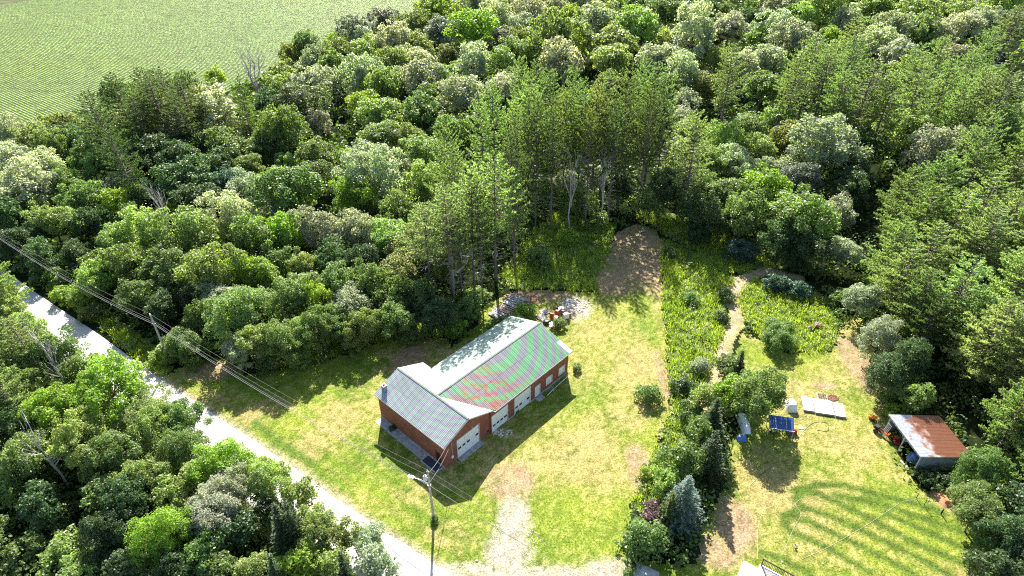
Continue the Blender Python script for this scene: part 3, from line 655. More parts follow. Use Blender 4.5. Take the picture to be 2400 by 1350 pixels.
# ------------------------------------------------------------------ low growth
def tuft_mesh(name, XY, h, w, nb, colf, m, spread=.16, lean=.45, two=True):
    n = len(XY); h = np.repeat(np.broadcast_to(h, n), nb) * (.6 + .7 * RNG.random(n * nb)); B = np.repeat(XY, nb, 0) + RNG.normal(size=(n * nb, 2)) * spread
    a = RNG.random(n * nb) * 6.283; dx = np.stack([np.cos(a), np.sin(a)], 1); ln = (RNG.random((n * nb, 1)) * lean) * h[:, None]
    sx = np.stack([-dx[:, 1], dx[:, 0]], 1) * w / 2; z0 = np.full((n * nb, 1), .01)
    p0 = np.concatenate([B - sx, z0], 1); p1 = np.concatenate([B + sx, z0], 1)
    tip = np.concatenate([B + dx * ln * 1.6, (h * .92)[:, None]], 1)
    C, _ = colf(XY[:, 0], XY[:, 1]); C = np.repeat(C, nb, 0) * (.75 + .5 * RNG.random((n * nb, 1)))
    if two:
        q0 = np.concatenate([B + dx * ln * .6 - sx * .8, (h * .6)[:, None]], 1); q1 = np.concatenate([B + dx * ln * .6 + sx * .8, (h * .6)[:, None]], 1)
        V = np.stack([p0, p1, q1, q0, tip], 1).reshape(-1, 3); k = np.arange(n * nb)[:, None] * 5
        me_f = np.concatenate([k + [0, 1, 2], k + [0, 2, 3], k + [3, 2, 4]], 0); return mesh_np(name, V, me_f, np.repeat(C, 5, 0), [m])
    V = np.stack([p0, p1, tip], 1).reshape(-1, 3); k = np.arange(n * nb)[:, None] * 3
    return mesh_np(name, V, k + [0, 1, 2], np.repeat(C, 3, 0), [m])
def scatter(polys, n, cond=None):
    allp = np.array([q for P in polys for q in P]); lo = allp.min(0); hi = allp.max(0)
    lo = np.maximum(lo, (-75, -16)); hi = np.minimum(hi, (95, 100))
    X = RNG.uniform(lo[0], hi[0], n); Y = RNG.uniform(lo[1], hi[1], n); jx = X + (fbm(X, Y, 1.5) - .5) * 1.2; jy = Y + (fbm(X + 20, Y, 1.5) - .5) * 1.2
    k = np.zeros(n, bool)
    for P in polys: k |= inside(P, jx, jy)
    e = ROAD_E[4]; k &= kerb(X, Y) > .12; k &= ~in_building(X, Y, .1)
    if cond is not None: k &= cond(X, Y)
    return np.stack([X[k], Y[k]], 1)
def lawn_tuft_col(x, y): c, g = lawn_colour(x, y); return c * np.array([1.15, 1.2, 1.0]), g
def sparse(X, Y): c, g = lawn_colour(X, Y); return RNG.random(len(X)) > g * .75
XY = scatter([LAWN_A, LAWN_B], 150000, sparse)
setp(link('lawn_grass', tuft_mesh('lawn_grass', XY, .09, .07, 3, lawn_tuft_col, M_GRASS, .12, .7, False)), 'short dry mown grass around the barn and on the right lawn', 'grass', kind='stuff')
def mead_col(x, y):
    n1 = fbm(x, y, 5)[..., None]; n2 = fbm(x + 50, y, 1.6)[..., None]
    c = np.array([.19, .27, .03]) * (1 - n1) + np.array([.33, .38, .06]) * n1
    k = np.clip((n2 - .62) * 6, 0, .8); c = c * (1 - k) + np.array([.26, .27, .17]) * k; return c * (.75 + .5 * n2), n1
nopath = lambda X, Y: dline(PATH, X, Y) > 1.0
XY = scatter(MEADOW, 26000, nopath)
setp(link('meadow_grass', tuft_mesh('meadow_grass', XY, .75, .10, 8, mead_col, M_GRASS, .24, .55, True)), 'tall yellow-green meadow grass between the mown lawns and along the wood edge', 'grass', kind='stuff')
# broad-leaved weeds through the meadow
XY = scatter(MEADOW, 5200, nopath); n = len(XY); q = 22
P = np.repeat(np.concatenate([XY, np.full((n, 1), .5)], 1), q, 0) + RNG.normal(size=(n * q, 3)) * np.array([.3, .3, .22]); P[:, 2] = np.abs(P[:, 2]) + .08
C, _ = mead_col(P[:, 0], P[:, 1]); N = unit(RNG.normal(size=(n * q, 3)) * .7 + np.array([0, 0, .8]))
setp(link('meadow_weeds', leaves_mesh('meadow_weeds', P, N, .12, C * (.7 + .5 * RNG.random((len(P), 1))), M_GRASS)), 'broad-leaved weeds growing through the tall meadow grass', 'weeds', kind='stuff')
# undergrowth on the wood floor
und = []
for it in range(60000):
    px, py = random.uniform(-80, 2480), random.uniform(-60, 1380); P = at(px, py, 0)
    if len(und) > 7500: break
    e = ROAD_E[4]; dr = -((P[0] - e[0]) * rn[0] + (P[1] - e[1]) * rn[1])
    if -ROAD_W - 1.2 < dr < (3.5 if P[0] > -50 else 1.5) or P[1] > 330: continue
    und.append((P[0], P[1]))
und = np.array(und); k = np.ones(len(und), bool)
for Pn in (FIELD, LAWN_A, LAWN_B): k &= ~inside(Pn, und[:, 0], und[:, 1])
k &= ~in_building(und[:, 0], und[:, 1], .4); k &= dline(PATH, und[:, 0], und[:, 1]) > 1.6
for Pn in MEADOW: k &= ~(inside(Pn, und[:, 0], und[:, 1]) & (RNG.random(len(und)) > .15))
und = und[k]; q = 30; n = len(und); dsc = np.clip(np.hypot(und[:, 0] - CAM[0], und[:, 1] - CAM[1]) / 85, 1, 2.6); rr = (.5 + .7 * RNG.random(n)) * dsc
d = unit(RNG.normal(size=(n * q, 3)) + np.array([0, 0, .5])); P = np.repeat(np.concatenate([und, np.zeros((n, 1))], 1), q, 0) + d * np.repeat(rr, q)[:, None] * np.array([1.1, 1.1, 1.3]) + np.array([0, 0, .35]); P[:, 2] = np.abs(P[:, 2])
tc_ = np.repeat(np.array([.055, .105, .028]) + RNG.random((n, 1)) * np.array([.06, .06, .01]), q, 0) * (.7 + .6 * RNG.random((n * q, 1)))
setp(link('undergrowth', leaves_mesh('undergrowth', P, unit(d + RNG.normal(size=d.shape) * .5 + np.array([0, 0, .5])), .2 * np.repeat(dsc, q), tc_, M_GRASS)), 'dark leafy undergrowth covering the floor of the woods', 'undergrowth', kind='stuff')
# crop rows
ra = math.radians(-36.5); cd = np.array([math.cos(ra), math.sin(ra)]); cn = np.array([-cd[1], cd[0]])
SP = .92; pts = []; A = np.array([-125.0, 100.0])
for k_ in range(-170, 330):
    o_ = A + cn * SP * k_; t = np.arange(-190, 240, .34); t = t + RNG.normal(size=len(t)) * .06
    q_ = o_ + cd * t[:, None] + cn * (RNG.normal(size=(len(t), 1)) * .035 + (vnoise(t + k_ * .2, t * 0, 25)[:, None] - .5) * .5); pts.append(q_)
pts = np.concatenate(pts); k = inside(FIELD, pts[:, 0], pts[:, 1]); pts = pts[k]
pp = project(np.concatenate([pts, np.zeros((len(pts), 1))], 1)); k = (pp[:, 0] > -60) & (pp[:, 0] < 1200) & (pp[:, 1] > -25) & (pp[:, 1] < 720); pts = pts[k]
far = np.hypot(pts[:, 0] - CAM[0], pts[:, 1] - CAM[1]); k = RNG.random(len(pts)) < np.clip(165 / far, .45, 1); pts = pts[k]; far = far[k]
nb = 4; n = len(pts); print('crop plants', n)
a = np.repeat(RNG.random(n) * 6.283, nb) + np.tile(np.arange(nb) * 1.7, n); dx = np.stack([np.cos(a), np.sin(a)], 1); sc = np.repeat(.9 + .25 * (far > 200), nb)[:, None]
gv_ = fbm(pts[:, 0], pts[:, 1], 30); hgt = np.repeat(.17 + .12 * gv_, nb)[:, None] * (.75 + .5 * RNG.random((n * nb, 1)))
B = np.repeat(pts, nb, 0); w = .065 * sc; sx = np.stack([-dx[:, 1], dx[:, 0]], 1)
p0 = np.concatenate([B, hgt * .25], 1); m0 = np.concatenate([B + dx * .13 * sc - sx * w, hgt], 1); m1 = np.concatenate([B + dx * .13 * sc + sx * w, hgt], 1); e0 = np.concatenate([B + dx * .22 * sc, hgt * .72], 1)
V = np.stack([p0, m0, e0, m1], 1).reshape(-1, 3)
c1 = np.array([.19, .36, .08]) * (1 - gv_[:, None]) + np.array([.31, .48, .12]) * gv_[:, None]; yl = np.clip((fbm(pts[:, 0] + 80, pts[:, 1], 40) - .55) * 4, 0, 1)[:, None]; c1 = c1 * (1 - yl) + np.array([.28, .44, .03]) * yl
C = np.repeat(c1, nb, 0) * (.8 + .4 * RNG.random((n * nb, 1)))
M_CROP = leaf_mat('crop_leaves', False, .40, .5, .35)
setp(link('crop_rows', mesh_np('crop_rows', V, np.arange(4 * n * nb).reshape(-1, 4), np.repeat(C, 4, 0), [M_CROP])), 'rows of young green crop plants in the field beyond the woods', 'crop', kind='stuff')
# ------------------------------------------------------------------ the barn
M_RED = bpy.data.materials.new('red_brown_siding'); M_RED.use_nodes = True
nt = M_RED.node_tree; b = nt.nodes['Principled BSDF']; tc = nt.nodes.new('ShaderNodeTexCoord')
nz = nt.nodes.new('ShaderNodeTexNoise'); nz.inputs['Scale'].default_value = .9; nz.inputs['Detail'].default_value = 6; nt.links.new(tc.outputs['Object'], nz.inputs['Vector'])
cr = nt.nodes.new('ShaderNodeValToRGB'); cr.color_ramp.elements[0].position = .3; cr.color_ramp.elements[0].color = (.21, .068, .040, 1); cr.color_ramp.elements[1].position = .75; cr.color_ramp.elements[1].color = (.30, .105, .066, 1)
nt.links.new(nz.outputs['Fac'], cr.inputs[0]); nt.links.new(cr.outputs[0], b.inputs['Base Color']); b.inputs['Roughness'].default_value = .8
M_WHITE = mat('white_paint', (.78, .78, .76), .5, noise=.06, scale=2)
M_GLASS = mat('dark_window_glass', (.03, .035, .05), .12, spec=.8)
M_BLIND = mat('boarded_white_pane', (.68, .70, .74), .6, noise=.08, scale=3)
M_TRIM = mat('grey_trim', (.40, .42, .40), .6, noise=.15, scale=2)
M_CONC = mat('concrete', (.34, .33, .31), .9, noise=.3, scale=2, bump=.4, bscale=8)
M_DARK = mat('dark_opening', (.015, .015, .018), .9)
def roof_mat(name, kind):
    m = bpy.data.materials.new(name); m.use_nodes = True; nt = m.node_tree; b = nt.nodes['Principled BSDF']
    b.inputs['Roughness'].default_value = .42; b.inputs['Metallic'].default_value = .25; b.inputs['Specular IOR Level'].default_value = .5
    geo = nt.nodes.new('ShaderNodeNewGeometry'); L = nt.links
    n1 = nt.nodes.new('ShaderNodeTexNoise'); n1.inputs['Scale'].default_value = .55; n1.inputs['Detail'].default_value = 7; L.new(geo.outputs['Position'], n1.inputs['Vector'])
    oi = nt.nodes.new('ShaderNodeObjectInfo')
    if kind == 'back':  # sunward slopes: glare of sun and sky put into a paler base colour
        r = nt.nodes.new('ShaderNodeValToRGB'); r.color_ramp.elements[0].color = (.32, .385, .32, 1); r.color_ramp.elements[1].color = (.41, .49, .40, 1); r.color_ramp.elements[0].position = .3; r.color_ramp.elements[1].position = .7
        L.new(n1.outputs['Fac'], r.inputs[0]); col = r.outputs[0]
    else:
        # moire of the fine ribs put into the colour as curved green and mauve bands
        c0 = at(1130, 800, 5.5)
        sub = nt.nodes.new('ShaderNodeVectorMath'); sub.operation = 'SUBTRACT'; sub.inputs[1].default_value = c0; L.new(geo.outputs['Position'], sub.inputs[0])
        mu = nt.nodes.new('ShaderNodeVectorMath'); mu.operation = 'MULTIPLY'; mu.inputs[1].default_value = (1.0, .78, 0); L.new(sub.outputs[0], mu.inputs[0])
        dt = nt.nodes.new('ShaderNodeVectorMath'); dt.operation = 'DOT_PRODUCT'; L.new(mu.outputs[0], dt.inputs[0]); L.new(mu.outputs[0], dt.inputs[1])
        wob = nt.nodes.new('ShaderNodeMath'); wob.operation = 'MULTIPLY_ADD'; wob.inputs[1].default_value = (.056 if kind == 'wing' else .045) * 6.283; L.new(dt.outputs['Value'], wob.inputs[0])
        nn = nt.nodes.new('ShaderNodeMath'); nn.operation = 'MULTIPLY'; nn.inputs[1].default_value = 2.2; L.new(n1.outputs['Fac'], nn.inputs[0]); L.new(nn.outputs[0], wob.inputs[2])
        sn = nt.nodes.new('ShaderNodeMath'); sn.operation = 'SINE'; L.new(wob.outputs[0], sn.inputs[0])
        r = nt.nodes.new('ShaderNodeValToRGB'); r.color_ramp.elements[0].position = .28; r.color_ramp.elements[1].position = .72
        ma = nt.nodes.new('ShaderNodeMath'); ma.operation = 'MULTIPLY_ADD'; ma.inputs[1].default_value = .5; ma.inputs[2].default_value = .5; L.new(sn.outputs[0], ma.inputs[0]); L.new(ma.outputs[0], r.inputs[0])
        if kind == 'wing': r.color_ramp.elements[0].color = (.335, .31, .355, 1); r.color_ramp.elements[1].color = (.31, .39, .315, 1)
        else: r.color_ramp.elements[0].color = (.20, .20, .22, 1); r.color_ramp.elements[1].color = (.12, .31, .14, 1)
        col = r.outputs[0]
        if kind == 'main':
            # rust creeping up from the lower left of the slope
            gr = nt.nodes.new('ShaderNodeVectorMath'); gr.operation = 'DISTANCE'; gr.inputs[1].default_value = at(1150, 935, 4.9); L.new(geo.outputs['Position'], gr.inputs[0])
            mr = nt.nodes.new('ShaderNodeMapRange'); mr.inputs[1].default_value = 7.5; mr.inputs[2].default_value = 1.5; mr.inputs[3].default_value = 0; mr.inputs[4].default_value = .9; L.new(gr.outputs['Value'], mr.inputs[0])
            n2 = nt.nodes.new('ShaderNodeTexNoise'); n2.inputs['Scale'].default_value = 1.3; n2.inputs['Detail'].default_value = 6; L.new(geo.outputs['Position'], n2.inputs['Vector'])
            m2 = nt.nodes.new('ShaderNodeMapRange'); m2.inputs[1].default_value = .45; m2.inputs[2].default_value = .6; L.new(n2.outputs['Fac'], m2.inputs[0])
            mm = nt.nodes.new('ShaderNodeMath'); mm.operation = 'MULTIPLY'; L.new(mr.outputs[0], mm.inputs[0]); L.new(m2.outputs[0], mm.inputs[1])
            mx = nt.nodes.new('ShaderNodeMix'); mx.data_type = 'RGBA'; L.new(mm.outputs[0], mx.inputs['Factor']); L.new(col, mx.inputs['A']); mx.inputs['B'].default_value = (.36, .09, .07, 1); col = mx.outputs['Result']
    sc = nt.nodes.new('ShaderNodeMapRange'); sc.inputs[3].default_value = .9; sc.inputs[4].default_value = 1.1; L.new(oi.outputs['Random'], sc.inputs[0])
    vs = nt.nodes.new('ShaderNodeVectorMath'); vs.operation = 'SCALE'; L.new(col, vs.inputs[0]); L.new(sc.outputs[0], vs.inputs['Scale'])
    # streaks along the ribs and small rust specks
    n3 = nt.nodes.new('ShaderNodeTexNoise'); n3.inputs['Scale'].default_value = 7; n3.inputs['Detail'].default_value = 8; L.new(geo.outputs['Position'], n3.inputs['Vector'])
    m3 = nt.nodes.new('ShaderNodeMapRange'); m3.inputs[1].default_value = .66; m3.inputs[2].default_value = .74; m3.inputs[4].default_value = .6; L.new(n3.outputs['Fac'], m3.inputs[0])
    mx2 = nt.nodes.new('ShaderNodeMix'); mx2.data_type = 'RGBA'; L.new(m3.outputs[0], mx2.inputs['Factor']); L.new(vs.outputs[0], mx2.inputs['A']); mx2.inputs['B'].default_value = (.16, .10, .08, 1)
    L.new(mx2.outputs['Result'], b.inputs['Base Color'])
    return m
M_RB, M_RW, M_RM = roof_mat('glare_pale_green_sheet_metal', 'back'), roof_mat('moire_banded_sheet_metal_wing', 'wing'), roof_mat('moire_banded_sheet_metal_main', 'main')
YAW = .822; WW, LW, LM, DM, HE, HR = 7.78, 12.7, 23.5, 10.9, 4.25, 5.9
barn = empty('barn', (0, 0, 0), YAW)
setp(barn, 'L-shaped red-brown barn with a banded green sheet-metal roof and three white garage doors', 'barn')
T = .15
MB().box(0, WW, LW - T, LW, 0, HE).poly([(0, LW, HE), (WW, LW, HE), (WW / 2, LW, HR - .04)]).poly([(0, LW - T, HE), (WW / 2, LW - T, HR - .04), (WW, LW - T, HE)]).build('wall', M_RED, barn)
# wing front wall with the opening of the garage door
wd = (2.1, 5.85, 0.06, 3.25)
w = MB(); w.box(0, wd[0], 0, T, 0, HE).box(wd[1], WW, 0, T, 0, HE).box(wd[0], wd[1], 0, T, wd[3], HE).poly([(0, 0, HE), (WW / 2, 0, HR - .04), (WW, 0, HE)])
for i in range(0, 26): w.box(.28 * i + .2, .28 * i + .225, -.012, .0, .3, HE - .02) if not (wd[0] - .1 < .28 * i + .2 < wd[1] + .1) else None
w.build('wall', M_RED, barn)
sdr = (.72, 1.7, .25, 2.05)      # side door in the long left wall
w = MB(); w.box(0, T, T, sdr[0], 0, HE).box(0, T, sdr[1], LW - T, 0, HE).box(0, T, sdr[0], sdr[1], sdr[3], HE)
for i in range(0, 44):
    y = .28 * i + .3
    if not (sdr[0] - .1 < y < sdr[1] + .1): w.box(-.012, 0, y, y + .025, .3, HE - .12)
w.build('wall', M_RED, barn)
MB().box(WW - T, WW, DM - .01, LW - T, 0, HE).build('wall', M_RED, barn)
BF = -.22
ops = [(8.0, 10.85, .06, 2.95), (12.3, 15.35, .06, 2.98), (16.4, 17.4, .12, 2.08), (18.75, 19.95, .82, 2.08), (21.5, 22.7, .78, 2.02)]
w = MB(); xs_ = [WW + .005] + [v for o in ops for v in o[:2]] + [LM]
for i in range(0, len(xs_), 2): w.box(xs_[i], xs_[i + 1], BF, BF + T, 0, HE - .05)
for a0, a1, z0, z1 in ops:
    w.box(a0, a1, BF, BF + T, z1, HE - .05)
    if z0 > .5: w.box(a0, a1, BF, BF + T, 0, z0)
x = WW + .2
while x < LM:
    if not any(o[0] - .12 < x < o[1] + .12 for o in ops): w.box(x, x + .025, BF - .012, BF, .3, HE - .1)
    x += .28
w.build('wall', M_RED, barn)
MB().box(LM - T, LM, BF + T, DM - T, 0, HE - .05).poly([(LM - .01, BF, HE - .05), (LM - .01, DM, HE - .05), (LM - .01, DM / 2 - .1, HR - .05)]).build('wall', M_RED, barn)
MB().box(WW + .005, LM, DM - T, DM, 0, HE - .05).build('wall', M_RED, barn)
for q_ in ((-.07, 0, .0, LW, 0, .28), (LM, LM + .06, BF, DM, 0, .26), (11.0, 12.2, BF - .05, BF, 0, .25), (15.45, 16.35, BF - .05, BF, 0, .25), (17.5, LM + .06, BF - .05, BF, 0, .25)): MB().box(*q_).build('foundation', M_CONC, barn)
# corner boards and door frames
cb = MB(); cb.box(-.03, .1, -.03, 0, 0, HE).box(WW - .1, WW + .004, -.03, 0, 0, HE); cb.build('corner_board', mat('red_trim', (.30, .07, .045), .7), barn)

def garage_door(a0, a1, z0, z1, yb, rows=4, wrow=1, npane=5):
    d = MB().box(a0, a1, yb + .07, yb + .11, z0, z1).build('garage_door', M_WHITE, barn)
    h = (z1 - z0) / rows
    for r_ in range(rows):
        MB().box(a0 + .03, a1 - .03, yb + .035, yb + .07, z0 + r_ * h + .018, z0 + (r_ + 1) * h - .018).build('door_panel', M_WHITE, d)
    pw = (a1 - a0) / npane
    for k_ in range(npane):
        c_ = a0 + (k_ + .5) * pw; zc_ = z0 + (wrow + .5) * h
        MB().box(c_ - pw * .33, c_ + pw * .33, yb + .018, yb + .034, zc_ - .17, zc_ + .17).build('pane', M_GLASS if random.random() < .9 else M_BLIND, d)
    fr = MB().box(a0 - .1, a0, yb - .03, yb + .05, z0, z1 + .1).box(a1, a1 + .1, yb - .03, yb + .05, z0, z1 + .1).box(a0, a1, yb - .03, yb + .05, z1, z1 + .1)
    fr.build('door_frame', M_WHITE if yb < 0 else M_TRIM, d)
garage_door(*wd, 0, 5, 2, 5)
garage_door(*ops[0], BF, 4, 1, 4)
garage_door(*ops[1], BF, 4, 1, 4)
md_ = MB().box(ops[2][0], ops[2][1], BF + .05, BF + .1, ops[2][2], ops[2][3]).build('door', M_WHITE, barn)
MB().box(16.34, 16.4, BF - .02, BF + .04, .1, 2.14).box(17.4, 17.46, BF - .02, BF + .04, .1, 2.14).box(16.4, 17.4, BF - .02, BF + .04, 2.08, 2.14).build('door_frame', M_WHITE, md_)
MB().box(16.6, 17.2, BF + .035, BF + .05, 1.2, 1.85).build('door_panel', M_BLIND, md_); MB().lathe((17.28, BF + .02, 1.1), [(.03, 0), (.03, .06)], 8).build('door_knob', M_TRIM, md_)
MB().box(16.3, 17.5, BF - .9, BF - .06, 0, .12).build('doorstep', M_CONC, barn)
for a0, a1, z0, z1 in ops[3:]:
    wi = MB().box(a0, a1, BF + .04, BF + .07, z0, z1).build('window', M_BLIND, barn)
    MB().box(a0 - .07, a0, BF - .03, BF + .05, z0 - .07, z1 + .07).box(a1, a1 + .07, BF - .03, BF + .05, z0 - .07, z1 + .07).box(a0, a1, BF - .03, BF + .05, z1, z1 + .07).box(a0, a1, BF - .03, BF + .05, z0 - .07, z0).build('window_frame', M_WHITE, wi)
    MB().box(a0, a1, BF + .02, BF + .04, (z0 + z1) / 2 - .02, (z0 + z1) / 2 + .02).build('mullion', M_WHITE, wi)
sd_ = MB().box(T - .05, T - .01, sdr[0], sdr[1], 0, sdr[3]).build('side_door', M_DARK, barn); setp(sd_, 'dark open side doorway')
MB().box(-.03, .03, sdr[0] - .07, sdr[0], .2, sdr[3] + .07).box(-.03, .03, sdr[1], sdr[1] + .07, .2, sdr[3] + .07).box(-.03, .03, sdr[0], sdr[1], sdr[3], sdr[3] + .07).build('door_frame', mat('red_frame', (.28, .07, .045), .7), sd_)
cw = MB().box(-1.35, -.12, .35, .5, .0, .1).box(-1.35, -.12, 3.1, 3.25, 0, .1).box(-1.35, -1.2, .5, 3.1, 0, .1).build('cellar_curb', M_CONC, barn)
MB().box(-1.2, -.1, .5, 3.1, .022, .04).build('cellar_hatch', mat('cellar_hatch_dark', (.03, .035, .06), .7), barn)
MB().box(1.05, 1.32, -.12, -.01, 1.0, 1.42).build('meter_box', M_WHITE, barn)
MB().tube([(1.2, -.05, 1.4), (1.2, -.05, 4.0)], .03, 5).build('conduit', M_TRIM, barn)
lp = MB().tube([(4.35, 0, 4.0), (4.35, -.35, 4.15), (4.35, -.5, 4.0)], .02, 5).build('barn_lamp', M_WHITE, barn); MB().lathe((4.35, -.5, 3.75), [(.16, 0), (.14, .1), (.04, .26)], 10).build('lamp_shade', M_WHITE, lp)
MB().lathe((7.45, -.01, .62), [(.0, 0), (.14, .0), (.14, .01)], 10).build('vent', M_DARK, barn) if False else MB().box(7.2, 7.5, -.03, -.004, .55, .8).build('wall_vent', M_DARK, barn)
# chimney
ch = MB().box(.55, 1.05, 11.85, 12.4, 4.1, 5.55).build('chimney', mat('chimney_block_shade_blue', (.17, .21, .30), .8, noise=.2, scale=4), barn)  # blue of the shaded side is put into the block's base colour
MB().box(.5, 1.1, 11.8, 12.45, 5.55, 5.65).build('chimney_cap', mat('pale_mortar', (.6, .56, .52), .8), ch); MB().lathe((.8, 12.12, 5.65), [(.15, 0), (.13, .18)], 10).build('flue', mat('clay_flue', (.45, .12, .07), .8), ch)
# roofs: one object per metal sheet, each with raised ribs; grouped under four slopes
sw = (HR - HE) / (WW / 2); sm = (HR - HE) / (DM / 2); RM = DM / 2 - .0
OVE, OVR = .28, .35
def slope_z(kind, a, b_):
    if kind == 'wing': return HR - sw * abs(a - WW / 2) + .03
    return HR - sm * abs(b_ - RM) + .03
def sheet_on(par, m, kind, s0, s1, lo0, hi0, lo1, hi1, along, lift, ribs=4):
    """sheet between stations s0..s1, running from lo to hi down the slope; along='b' means stations are a-values"""
    pt = (lambda s, q, dz: (s, q, slope_z(kind, s, q) + dz)) if along == 'b' else (lambda s, q, dz: (q, s, slope_z(kind, q, s) + dz))
    mb = MB(); g = .012
    A, B_, C_, D_ = (s0 + g, lo0), (s1 - g, lo1), (s1 - g, hi1), (s0 + g, hi0)
    tk = .03 + lift
    top = [pt(*q, tk) for q in (A, B_, C_, D_)]; bot = [pt(*q, 0) for q in (A, B_, C_, D_)]
    mb.add(top + bot, [(0, 1, 2, 3), (7, 6, 5, 4), (0, 4, 5, 1), (1, 5, 6, 2), (2, 6, 7, 3), (3, 7, 4, 0)])
    for k_ in range(ribs):
        u = (k_ + .5) / ribs; s = s0 + (s1 - s0) * u; l = lo0 + (lo1 - lo0) * u; h = hi0 + (hi1 - hi0) * u
        if abs(h - l) < .15: continue
        w_ = .022
        vs = [pt(s - w_, l, tk + .001), pt(s + w_, l, tk + .001), pt(s + w_, h, tk + .001), pt(s - w_, h, tk + .001), pt(s, l, tk + .035), pt(s, h, tk + .035)]
        mb.add(vs, [(0, 3, 5, 4), (1, 4, 5, 2), (0, 4, 1), (3, 2, 5)])
    return mb.build('roof_sheet', m, par)
def roof_root(nm): return nm
# wing left slope: stations along b
rl = MB().poly([(-.27, -.3, slope_z('wing', -.27, 0) - .02), (WW / 2, -.3, slope_z('wing', WW / 2, 0) - .02), (WW / 2, LW + .3, slope_z('wing', WW / 2, 0) - .02), (-.27, LW + .3, slope_z('wing', -.27, 0) - .02)], .1).build('roof_slope', M_TRIM, barn); rl['label'] = 'left slope of the wing with mauve and green bands'
nb_ = 15
for i in range(nb_):
    s0 = -OVR + (LW + 2 * OVR) * i / nb_; s1 = -OVR + (LW + 2 * OVR) * (i + 1) / nb_
    e_ = -OVE; midq = 1.75 + .06 * (i % 2)
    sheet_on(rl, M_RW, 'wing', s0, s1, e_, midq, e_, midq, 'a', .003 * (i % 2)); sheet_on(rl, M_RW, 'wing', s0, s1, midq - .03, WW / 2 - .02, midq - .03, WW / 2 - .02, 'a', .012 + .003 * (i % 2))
va = lambda b_: WW / 2 + abs(RM - b_) / RM * WW / 2 if abs(RM - b_) < RM else 1e9     # valley position on the wing's right slope
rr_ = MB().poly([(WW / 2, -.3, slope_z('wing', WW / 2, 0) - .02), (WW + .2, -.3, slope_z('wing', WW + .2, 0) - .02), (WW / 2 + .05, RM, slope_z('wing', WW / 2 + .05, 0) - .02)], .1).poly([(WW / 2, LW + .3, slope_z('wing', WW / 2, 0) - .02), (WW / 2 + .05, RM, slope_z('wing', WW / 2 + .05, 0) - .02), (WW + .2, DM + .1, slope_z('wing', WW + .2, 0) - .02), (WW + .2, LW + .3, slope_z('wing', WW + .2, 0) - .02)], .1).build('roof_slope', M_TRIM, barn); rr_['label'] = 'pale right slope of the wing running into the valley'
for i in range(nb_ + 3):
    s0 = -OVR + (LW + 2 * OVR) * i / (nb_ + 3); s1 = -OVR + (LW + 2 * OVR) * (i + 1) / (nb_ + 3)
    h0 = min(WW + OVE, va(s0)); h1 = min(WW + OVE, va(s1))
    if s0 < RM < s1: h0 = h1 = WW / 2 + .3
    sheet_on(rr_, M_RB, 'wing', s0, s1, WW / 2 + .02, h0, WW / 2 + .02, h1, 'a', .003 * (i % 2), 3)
vbf = lambda a: max(BF - .42, RM - (a - WW / 2) / (WW / 2) * RM); vbb = lambda a: min(DM + .42, RM + (a - WW / 2) / (WW / 2) * RM)
rf = MB().poly([(WW / 2, RM, slope_z('m', 0, RM) - .03), (WW + .1, .0, slope_z('m', 0, 0) - .03), (WW + .35, BF - .38, slope_z('m', 0, BF - .38) - .03), (LM + .33, BF - .38, slope_z('m', 0, BF - .38) - .03), (LM + .33, RM, slope_z('m', 0, RM) - .03)], .1).build('roof_slope', M_TRIM, barn); rf['label'] = 'front slope of the main roof with wide green bands and rusty lower corner'
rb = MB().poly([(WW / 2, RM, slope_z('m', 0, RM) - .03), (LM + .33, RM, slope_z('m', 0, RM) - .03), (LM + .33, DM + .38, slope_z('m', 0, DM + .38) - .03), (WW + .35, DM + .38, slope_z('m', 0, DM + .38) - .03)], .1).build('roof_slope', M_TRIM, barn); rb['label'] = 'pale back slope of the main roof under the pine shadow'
a0_, a1_ = WW / 2 + .02, LM + .37; nm_ = 26
M_NEWSHEET = mat('bright_new_sheet', (.72, .73, .74), .35, metal=.3)
for i in range(nm_):
    s0 = a0_ + (a1_ - a0_) * i / nm_; s1 = a0_ + (a1_ - a0_) * (i + 1) / nm_; f0, f1 = vbf(s0), vbf(s1); g0, g1 = vbb(s0), vbb(s1)
    mid = 2.75 + .05 * (i % 2)
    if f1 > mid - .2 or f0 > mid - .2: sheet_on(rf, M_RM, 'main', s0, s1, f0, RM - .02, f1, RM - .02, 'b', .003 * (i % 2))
    else:
        last = i >= nm_ - 1
        if last:
            o_ = sheet_on(rf, M_NEWSHEET, 'main', s0, s1, f0, 1.75, f1, 1.75, 'b', .004); o_['label'] = 'bright unpainted replacement sheet at the eave corner'
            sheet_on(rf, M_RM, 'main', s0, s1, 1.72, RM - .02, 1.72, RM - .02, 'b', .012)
        else:
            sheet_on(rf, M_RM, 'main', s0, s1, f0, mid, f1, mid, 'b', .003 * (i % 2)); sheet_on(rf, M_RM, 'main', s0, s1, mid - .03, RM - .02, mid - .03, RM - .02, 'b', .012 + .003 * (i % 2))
    mb2 = 8.2 + .05 * (i % 2)
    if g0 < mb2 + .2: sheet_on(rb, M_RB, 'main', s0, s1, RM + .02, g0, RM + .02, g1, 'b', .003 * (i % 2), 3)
    else: sheet_on(rb, M_RB, 'main', s0, s1, RM + .02, mb2, RM + .02, mb2, 'b', .012 + .003 * (i % 2), 3); sheet_on(rb, M_RB, 'main', s0, s1, mb2 - .03, g0, mb2 - .03, g1, 'b', .003 * (i % 2), 3)
